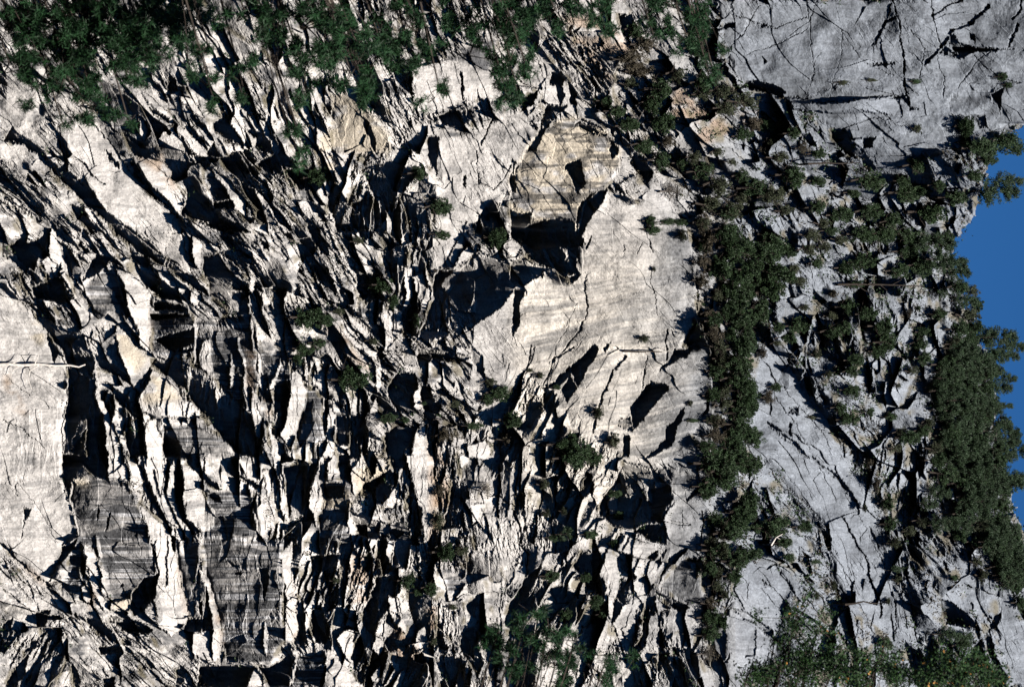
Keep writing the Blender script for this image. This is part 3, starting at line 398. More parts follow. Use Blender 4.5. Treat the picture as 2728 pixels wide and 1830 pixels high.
# grain
cu = np.array([g[0] for g in GR]); cv = np.array([g[1] for g in GR])
GW = (fbm(U/130, V/130, 55, 4)-.5)*190; GX = (fbm(U/130, V/130, 65, 4)-.5)*190
best = np.full(U.shape, 9e12, np.float32); rid = np.zeros(U.shape, np.int16)
for k in range(len(GR)):
    d = (U+GW-cu[k])**2+(V+GX-cv[k])**2; kk = d < best
    best[kk] = d[kk]; rid[kk] = k
amp = np.array([g[5]*.9 for g in GR], np.float32)[rid]; amp = ublur(vblur(amp, 14), 14)
del best
MOD = smooth(.43, .66, fbm(U/75, V/75, 207, 3))*1.15+.06
MOD2 = .06+1.05*smooth(.45, .64, fbm(U/110, V/110, 217, 3))
GR = [g if g[0] < 1850 else (g[0], g[1], g[2], g[3]*1.4, g[4]*1.5, g[5]*.62) for g in GR]
for k, g in enumerate(GR):
    M = rid == k
    if not M.any(): continue
    u, v = U[M], V[M]
    mod = MOD[M]; md2 = MOD2[M]
    f = facets(u, v, g[2], g[3]*2.3, g[4]*2.9, 1000, .72)
    f += facets(u, v, g[2]+5, g[3]*(2.1 if g[0] < 1250 else 1.5), g[4]*1.15, 1500, .85)*md2
    f += facets(u, v, g[2]+8, g[3]*(1.15 if g[0] < 1250 else .75), g[4]*.5, 2000, .8)*mod
    f += facets(u, v, g[2]-10, g[3]*.3, g[4]*.28, 3000, .75)*mod*mod
    h[M] += f*amp[M]*rough0[M]
h += facets(U, V, 30, 12, 6, 4000, .6)*(.07+.68*rough0*MOD)*np.clip(amp, .5, 1.3)
h += (fbm(U/150, V/85, 191, 3)-.5)*48*smooth(1900, 2050, U)
h += facets(U, V, 65, 8, 3.8, 4500, .8)*(.03+.62*rough0*(.25+.75*MOD))*np.clip(amp, .5, 1.3)
h += (fbm(U/60, V/60, 91, 4)-.5)*16 + (fbm(U/11, V/9, 92, 3)-.5)*(.9+2*rough0) + (fbm(U/260, V/260, 93, 3)-.5)*70
# fine exfoliation scars on the slabs
sc1 = np.clip(fbm(U/70, V/26, 95, 4)-.52, 0, 1); h -= np.floor(sc1*14)*.55*(rough0 < .3)
# general recession of the upper slopes
zone = smooth(1880, 2000, U - (V-900)*.06)*smooth(330, 520, V+ (U-2200)*-.25)
h -= np.where(zone > 0, zone*(U-1880)*.42, 0)
h -= smooth(1900, 1980, U)*20*zone
edge = np.interp(V, [420, 620, 840, 940, 1080, 1300, 1420, 1500], [1700, 1836, 1858, 1892, 1898, 1886, 1880, 1840]) + (fbm(U/20, V/20, 119, 3)-.5)*14
h -= smooth(0, 5, U-edge)*(30*smooth(500, 620, V)*smooth(1480, 1330, V))
top = skyline(V) + (fbm(U/18, V/18, 120, 3)-.5)*40
over = np.clip(U-(top-70), 0, None); h -= over**2/70*1.6

T = (DIST - h*PX).astype(np.float64)
XYZ = wpos(U, V, T)

# ------------------------------------------------------------ rock tint (stains, plus shade of the steep walls put into the colour)
grey = smooth(1560, 2050, U+(fbm(U/120, V/120, 130, 3)-.5)*260)
lf = smooth(1500, 900, U)
base = np.stack([.42+.06*lf-.245*grey, .402+.055*lf-.212*grey, .382+.05*lf-.172*grey], -1)
wq = (fbm(U/90, V/90, 139, 3)-.5)*30 + .2*(U-1350)*smooth(1330, 1450, U)*smooth(760, 860, V)*(V < 1400)*(U < 1960)
st = .6*fbm(U/170, (V+wq)/17, 140, 3)+.4*fbm(U/90, (V+wq)/5.5, 146, 3); st2 = fbm(U/60, V/24, 141, 4)
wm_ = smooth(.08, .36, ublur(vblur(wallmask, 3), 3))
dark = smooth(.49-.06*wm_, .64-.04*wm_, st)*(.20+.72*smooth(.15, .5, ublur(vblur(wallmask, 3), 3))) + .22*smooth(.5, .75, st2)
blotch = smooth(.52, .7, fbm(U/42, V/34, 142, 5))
dark = np.clip(dark+.22*blotch+.26*wm_, 0, .9)  # blotch is stain; the wall term paints the dimness of grazing-lit walls
grain = smooth(.4, .62, fbm(U/55, (V+wq)/3.2, 147, 3))*(rough0 < .3); dark = np.clip(dark+.13*grain, 0, .9)
patch = smooth(.47, .63, .6*fbm(U/75, V/40, 281, 4)+.4*fbm(U/18, V/10, 282, 3))*smooth(1500, 1350, U)*smooth(.25, .6, rough0)
dark = np.clip(dark+.55*patch, 0, .9)
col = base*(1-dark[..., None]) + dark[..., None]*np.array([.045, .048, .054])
ws = smooth(1420, 1300, U)*smooth(.08, .3, ublur(vblur(wallmask, 3), 3))*smooth(.535, .66, .35*fbm(U/200, V/26, 144, 2)+.65*fbm(U/130, V/3.6, 145, 3))
col = col*(1-.75*ws[..., None])+.75*ws[..., None]*np.array([.52, .52, .53])
def tint(poly_list, rgb, k, seed):
    global col
    for n, s in poly_list:
        sl, M = inside(P(n, s)); m_ = ublur(vblur(M.astype(np.float32), 5), 5)
        m_ = m_*k*smooth(.28, .52, fbm(U[sl]/40, V[sl]/22, seed, 4))
        col[sl] = col[sl]*(1-m_[..., None]) + np.array(rgb)*m_[..., None]
tint([(3,"250,850 400,780 600,830 680,920 740,1000 730,1100 500,1380 450,1568 0,1500 0,1200 100,1010 200,860"),(2,"515,640 680,620 800,780 900,900 920,1010 700,1050 520,1010"),
      (5,"200,640 300,700 300,800 220,780"),(5,"1030,980 1250,1180 1100,1200 940,1200"),(5,"790,670 1010,900 900,1000 800,850"),(2,"380,780 520,900 540,1200 440,1100"),(9,"480,160 600,165 600,230 480,230"),(9,"740,960 880,960 870,1060 740,1040"),
      (10,"620,0 900,0 900,150 700,300"),(10,"470,200 640,250 640,370 460,370")], (.40,.345,.26), .75, 150)
tint([(3,"380,250 600,560 700,560 500,250"),(3,"1120,600 1250,640 1420,800 1500,900 1300,980 1100,850 1060,700"),(3,"300,100 560,100 860,330 700,420"),(3,"1560,760 1680,760 1700,840 1560,830"),
      (6,"1170,1300 1230,1300 1230,1568 1160,1568"),(10,"1170,0 1280,0 1330,330 1200,600 1170,700"),(10,"640,650 780,700 760,1000 640,1000"),(10,"940,1150 1050,1250 1180,1400 1000,1450 900,1300"),(6,"560,700 800,1000 700,950 450,680"),(10,"1140,1000 1220,980 1230,1250 1150,1180"),
      (9,"1190,580 1215,880 1280,1090 1250,1090 1180,800"),(9,"1340,650 1380,760 1510,1100 1500,1330 1430,900"),(10,"245,700 270,950 300,1260 275,1250 250,900"),(6,"60,1120 120,1120 110,1280 80,1300"),(5,"1660,700 1710,900 1700,1200 1670,1100"),(5,"1000,480 1025,700 1040,870 1010,800"),
      (9,"20,610 130,690 330,890 250,850"),(9,"610,850 650,940 620,1090 600,1060"),(5,"40,980 200,1280 100,1250 20,1050"),(1,"900,1050 1200,1300 1150,1150 1050,980")], (.22,.135,.07), .6, 160)
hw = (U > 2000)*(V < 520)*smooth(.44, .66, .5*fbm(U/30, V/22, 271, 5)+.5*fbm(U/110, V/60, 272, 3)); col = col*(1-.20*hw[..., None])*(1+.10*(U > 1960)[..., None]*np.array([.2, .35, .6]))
fl = (U > 1900)*smooth(.66, .78, fbm(U/5, V/4, 273, 2)); col = col*(1+.28*fl[..., None])
# sweeping mineral bands across the central slab
msk = (smooth(1340, 1420, U)*smooth(1990, 1900, U)*smooth(640, 800, V)*smooth(1420, 1300, V)*(rough0 < .35))
qq = V+.2*(U-1350)+(fbm(U/140, V/140, 261, 2)-.5)*26
b1 = smooth(.46, .62, .6*fbm(U/260, qq/24, 262, 2)+.4*fbm(U/160, qq/6.5, 263, 3))*msk
b2 = smooth(.48, .62, .5*fbm(U/220, qq/15, 264, 2)+.5*fbm(U/160, qq/5, 265, 3))*msk
cs = smooth(1330, 1400, U)*smooth(1930, 1650, U)*smooth(500, 800, V)*smooth(1420, 1300, V)
col = col*(1+cs[..., None]*np.array([.15, .12, .06])); col = col*(1+.18*b2[..., None]*np.array([1.1, 1, .82])); col = col*(1-.40*b1[..., None]*np.array([1, .97, .92]))
# bands of the tan alcove
sl, M = inside(P(3, "250,850 400,780 600,830 680,920 740,1000 730,1150 640,1270 500,1380 450,1568 0,1568 0,1200 100,1010 200,860")); mk = ublur(vblur(M.astype(np.float32), 3), 3)
bd = smooth(.5, .59, .75*fbm(U[sl]/200, V[sl]/13, 251, 3)+.25*fbm(U[sl]/30, V[sl]/8, 252, 3)+.25*(fbm(U[sl]/45, V[sl]/45, 253, 3)-.5))*.75*mk; col[sl] = col[sl]*(1+.35*mk[..., None]); col[sl] = col[sl]*(1-bd[..., None])+bd[..., None]*np.array([.05, .05, .052])
# lichen and soil where the rock lies back
hu = np.gradient(ublur(vblur(h, 3), 3), ST, axis=1)
soil = smooth(-.35, -.9, hu)*smooth(.45, .65, fbm(U/30, V/30, 170, 4))*(rough0 > .3)*.75
soil = ublur(vblur(soil.astype(np.float32), 1), 1)
col = col*(1-soil[..., None]) + soil[..., None]*np.array([.10, .085, .05])
jit = (fbm(U/3.1, V/3.1, 180, 2)-.5)*.22; col = np.clip(col*(1+jit[..., None]), .02, .85)

def new_mesh(name, verts, faces, mat, attr=None, smooth_=False, sides=4):
    me = bpy.data.meshes.new(name); nf = len(faces)
    me.vertices.add(len(verts)); me.vertices.foreach_set('co', np.ascontiguousarray(verts, np.float32).ravel())
    me.loops.add(nf*sides); me.polygons.add(nf)
    me.loops.foreach_set('vertex_index', np.ascontiguousarray(faces, np.int32).ravel())
    me.polygons.foreach_set('loop_start', np.arange(0, nf*sides, sides, dtype=np.int32))
    if not smooth_: me.polygons.foreach_set('use_smooth', np.zeros(nf, bool))
    if attr is not None:
        c4 = np.ones((len(verts), 4), np.float32); c4[:, :3] = attr
        ca = me.color_attributes.new('mineral', 'FLOAT_COLOR', 'POINT'); ca.data.foreach_set('color', c4.ravel())
    me.materials.append(mat); me.update(calc_edges=True)
    return me

def mat_rock():
    mt = bpy.data.materials.new('granite'); mt.use_nodes = True; n = mt.node_tree; b = n.nodes['Principled BSDF']
    a = n.nodes.new('ShaderNodeVertexColor'); a.layer_name = 'mineral'
    g = n.nodes.new('ShaderNodeNewGeometry'); no = n.nodes.new('ShaderNodeTexNoise'); no.inputs['Scale'].default_value = 2.2; no.inputs['Detail'].default_value = 6
    n.links.new(g.outputs['Position'], no.inputs['Vector'])
    mr = n.nodes.new('ShaderNodeMapRange'); mr.inputs[1].default_value = .3; mr.inputs[2].default_value = .7; mr.inputs[3].default_value = .78; mr.inputs[4].default_value = 1.2
    n.links.new(no.outputs[0], mr.inputs[0])
    mx = n.nodes.new('ShaderNodeVectorMath'); mx.operation = 'SCALE'
    n.links.new(a.outputs[0], mx.inputs[0]); n.links.new(mr.outputs[0], mx.inputs['Scale'])
    n.links.new(mx.outputs[0], b.inputs['Base Color'])
    bp = n.nodes.new('ShaderNodeBump'); bp.inputs['Strength'].default_value = .5; bp.inputs['Distance'].default_value = .25
    n.links.new(no.outputs[0], bp.inputs['Height']); n.links.new(bp.outputs[0], b.inputs['Normal'])
    b.inputs['Roughness'].default_value = .85; b.inputs['Specular IOR Level'].default_value = .15
    return mt
ROCK = mat_rock()
keep = (U < top)
fq = keep[:-1, :-1] & keep[1:, :-1] & keep[:-1, 1:] & keep[1:, 1:]
ids = np.arange(NU*NV).reshape(NV, NU)
quad = np.stack([ids[:-1, :-1], ids[1:, :-1], ids[1:, 1:], ids[:-1, 1:]], -1)[fq]
used = np.zeros(NU*NV, bool); used[quad.ravel()] = True
remap = np.cumsum(used)-1; quad = remap[quad]
me = new_mesh('cliff', XYZ.reshape(-1, 3)[used], quad, ROCK, col.reshape(-1, 3)[used])
cliff = bpy.data.objects.new('cliff', me); sc.collection.objects.link(cliff); cliff['kind'] = 'structure'
cliff['label'] = 'fractured pale granite cliff face filling the view'
del quad, XYZ, col, UW, VW

def depth_at(u, v, r=2):
    j = int(np.clip((u-U0)/ST, 0, NU-1)); i = int(np.clip((v-V0)/ST, 0, NV-1))
    return float(T[max(0, i-r):i+r+1, max(0, j-r):j+r+1].min())

# ------------------------------------------------------------ ground on the valley floor
def simple_mat(name, rgb, rough=.9, var=.35, scale=1.0, trans=0):
    mt = bpy.data.materials.new(name); mt.use_nodes = True; n = mt.node_tree; b = n.nodes['Principled BSDF']
    g = n.nodes.new('ShaderNodeNewGeometry'); no = n.nodes.new('ShaderNodeTexNoise'); no.inputs['Scale'].default_value = scale; no.inputs['Detail'].default_value = 3
    n.links.new(g.outputs['Position'], no.inputs['Vector'])
    cr = n.nodes.new('ShaderNodeValToRGB'); cr.color_ramp.elements[0].position = .32; cr.color_ramp.elements[1].position = .68
    lo = [c*(1-var) for c in rgb]; hi = [c*(1+var) for c in rgb]
    cr.color_ramp.elements[0].color = (*lo, 1); cr.color_ramp.elements[1].color = (*hi, 1)
    n.links.new(no.outputs[0], cr.inputs[0]); n.links.new(cr.outputs[0], b.inputs['Base Color'])
    b.inputs['Roughness'].default_value = rough; b.inputs['Specular IOR Level'].default_value = .2
    return mt
gm = new_mesh('ground', np.array([[-9000, -9000, 28.4], [9000, -9000, 28.4], [9000, 9000, 28.4], [-9000, 9000, 28.4]]), np.array([[0, 1, 2, 3]]), simple_mat('forest_floor', (.05, .055, .035), scale=.05))
go = bpy.data.objects.new('ground', gm); sc.collection.objects.link(go); go['kind'] = 'structure'
# unseen forested valley side, added behind the camera to block the low sky
na, nr = 96, 14; aa = np.radians(np.linspace(150, 390, na)); hv_ = []
for j in range(nr):
    rr_ = 1500+j*190.0; zz = 28+1050*(j/(nr-1))**1.25
    for i_ in range(na):
        x_, y_ = math.cos(aa[i_])*rr_, math.sin(aa[i_])*rr_-900
        n__ = float(fbm(np.array([aa[i_]*6]), np.array([j*.5+9.0]), 400, 4)[0]); hv_.append([x_, y_, zz*(.7+.6*n__)-(6 if j == 0 else 0)])
hi_ = np.arange(na*nr).reshape(nr, na); hf = np.stack([hi_[:-1, :-1], hi_[:-1, 1:], hi_[1:, 1:], hi_[1:, :-1]], -1).reshape(-1, 4)
ho = bpy.data.objects.new('hills', new_mesh('hills', np.array(hv_), hf, simple_mat('forested_slope', (.035, .045, .025), scale=.02))); sc.collection.objects.link(ho); ho['kind'] = 'structure'
# lower apron joining the cliff to the valley floor, below the picture
bu = us[0]; prof = wpos(np.full(NV, bu), vs, T[:, 0])
low = prof.copy(); low[:, 2] = 27; low[:, 1] -= 20
vv = np.vstack([prof, low]); k = np.arange(NV-1)
am = new_mesh('cliff_foot', vv, np.stack([k, k+1, NV+k+1, NV+k], -1), simple_mat('foot_rock', (.5, .48, .46), scale=.3))
ao = bpy.data.objects.new('cliff_foot', am); sc.collection.objects.link(ao); ao['kind'] = 'structure'
#TREES

# ------------------------------------------------------------ vegetation
def leaf_mat(name, rgb, var, scale):
    mt = simple_mat(name, rgb, .6, var, scale); n = mt.node_tree; b = n.nodes['Principled BSDF']
    return mt
M_OAK = leaf_mat('oak_leaves', (.020, .037, .015), .45, .9)
M_OLIVE = leaf_mat('olive_leaves', (.036, .043, .024), .35, .9)
M_BROWN = leaf_mat('brown_leaves', (.054, .046, .032), .35, .9)
M_PINE = leaf_mat('pine_needles', (.019, .034, .016), .4, .7)
M_FORE = leaf_mat('near_needles', (.009, .030, .010), .7, 3.0)
M_FORE2 = leaf_mat('near_leaves', (.015, .036, .010), .7, 2.5)
M_ORANGE = leaf_mat('autumn_leaves', (.30, .15, .04), .35, 3.0)
M_BARK = simple_mat('bark', (.035, .028, .023), .9, .4, 2)
M_DEAD = simple_mat('bleached_wood', (.58, .54, .49), .9, .25, 2)
M_TWIG = simple_mat('grey_twigs', (.09, .08, .072), .9, .3, 3)

def leaf_cloud(pts, size, g, squash=1.0, up=None, slim=.6):
    n = len(pts); a = g.normal(size=(n, 3)); a /= np.linalg.norm(a, axis=1)[:, None]
    b = g.normal(size=(n, 3)); b -= (b*a).sum(1)[:, None]*a; b /= np.linalg.norm(b, axis=1)[:, None]
    s = size*(.6+.8*g.random(n))[:, None]
    a = a*s; b = b*s*slim
    v = np.stack([pts-a, pts+b*.9, pts+a, pts-b*.9], 1).reshape(-1, 3)
    return v, np.arange(4*n).reshape(n, 4)
def tube(path, rad, sides=6):
    path = np.array(path, float); n = len(path); V_ = []
    for i in range(n):
        t = path[min(i+1, n-1)]-path[max(i-1, 0)]; t /= np.linalg.norm(t)+1e-9
        x = np.cross(t, [0.3, 1, .1]); x /= np.linalg.norm(x)+1e-9; y = np.cross(t, x)
        for k in range(sides):
            an = 2*math.pi*k/sides; V_.append(path[i]+rad[i]*(math.cos(an)*x+math.sin(an)*y))
    F_ = [[i*sides+k, i*sides+(k+1) % sides, (i+1)*sides+(k+1) % sides, (i+1)*sides+k] for i in range(n-1) for k in range(sides)]
    return np.array(V_), np.array(F_)
def merge(parts):
    vs_, fs_, o = [], [], 0
    for v, f in parts: vs_.append(v); fs_.append(f+o); o += len(v)
    return np.vstack(vs_), np.vstack(fs_)
def crown_points(kind, g):
    pts = []
    if kind in ('oak', 'olive', 'brown'):
        nc = {'oak': 60, 'olive': 40, 'brown': 34}[kind]; nl = {'oak': 80, 'olive': 62, 'brown': 62}[kind]; lob = g.normal(size=(4, 3)); lob /= np.linalg.norm(lob, axis=1)[:, None]
        for i in range(nc):
            d = g.normal(size=3); d /= np.linalg.norm(d); r = (.10+.30*g.random())*(1+.34*max(0, (lob@d).max()-.55)-.14)
            c = np.array([d[0]*r, d[1]*r, .52+d[2]*r*1.12]); rr = .045+.08*g.random()
            q = g.normal(size=(nl, 3)); q /= np.linalg.norm(q, axis=1)[:, None]
            pts.append(c + q*(rr*(.55+.5*g.random(nl)))[:, None]*np.array([1, 1, .9]))
        q = g.normal(size=(500, 3)); q /= np.linalg.norm(q, axis=1)[:, None]
        pts.append(np.array([0, 0, .5])+q*(.26*g.random(500)**.4)[:, None])
    elif kind == 'pine':
        for i in range(64):
            z = .12+.8*g.random(); rad = .44*(1-z)**.7+.06; an = g.random()*6.283
            L = rad*(.75+.5*g.random())
            for k in range(3):
                t = .35+.3*k; c = np.array([math.cos(an)*L*t, math.sin(an)*L*t, z+.03*k-.02])
                q = g.normal(size=(34, 3)); pts.append(c+q*np.array([.035, .035, .018])*(1.3 if k else .9))
    elif kind == 'bare':
        q = g.normal(size=(260, 3)); q /= np.linalg.norm(q, axis=1)[:, None]
        pts.append(np.array([0, 0, .6])+q*(.38*g.random(260)**.5)[:, None])
    return np.vstack(pts)
def branches(kind, g):
    parts = []
    lean = g.normal(size=2)*.05
    if kind == 'pine':
        parts.append(tube([[0, .0, -.02], [lean[0]*.5, lean[1]*.5, .45], [lean[0], lean[1], .97]], [.022, .014, .003]))
        for i in range(16):
            z = .15+.75*g.random(); an = g.random()*6.283; L = .4*(1-z)**.7+.04
            parts.append(tube([[0, 0, z], [math.cos(an)*L, math.sin(an)*L, z+.03]], [.006, .002], 4))
    else:
        parts.append(tube([[0, .0, -.03], [lean[0], lean[1], .2], [lean[0]*2, lean[1]*2, .5]], [.04, .028, .012]))
        nb = 26 if kind == 'bare' else 10
        for i in range(nb):
            d = g.normal(size=3); d[2] = abs(d[2])*.9+.1; d /= np.linalg.norm(d); L = .4+.12*g.random()
            s0 = np.array([lean[0], lean[1], .18+.15*g.random()]); p1 = s0+d*L*.5+g.normal(size=3)*.03
            p2 = s0+d*L+g.normal(size=3)*.05
            parts.append(tube([s0, p1, p2], [.014, .008, .003], 4))
            if kind == 'bare':
                for k in range(4): parts.append(tube([p1, p1+(d+g.normal(size=3)*.7)*.16], [.005, .002], 3))
    # root reaching back into the rock behind the tree
    parts.append(tube([[0, .0, .02], [.02, .25, -.05], [0, .6, -.1]], [.035, .03, .02]))
    f = [p for p in parts]
    return merge(f)
PROTO = {}
def proto(kind, i):
    if (kind, i) not in PROTO:
        g = np.random.default_rng(hash((len(kind), ord(kind[0]), ord(kind[1]), i)) % 100000)
        mt = {'oak': M_OAK, 'olive': M_OLIVE, 'brown': M_BROWN, 'pine': M_PINE, 'bare': M_BROWN}[kind]
        v, f = leaf_cloud(crown_points(kind, g), .026 if kind != 'pine' else .022, g, slim=.55)
        cm = new_mesh(kind+'_crown', v, f, mt)
        v, f = branches(kind, g)
        tm = new_mesh(kind+'_trunk', v, f, M_TWIG if kind == 'bare' else M_BARK)
        PROTO[(kind, i)] = (cm, tm)
    return PROTO[(kind, i)]
NAMES = {'oak': ('evergreen_oak', 'evergreen oak', 'tree'), 'olive': ('olive_shrub', 'olive shrub', 'shrub'), 'brown': ('dry_shrub', 'brownish dry shrub', 'shrub'),
         'pine': ('pine_tree', 'pine', 'tree'), 'bare': ('leafless_shrub', 'leafless twiggy shrub', 'shrub')}
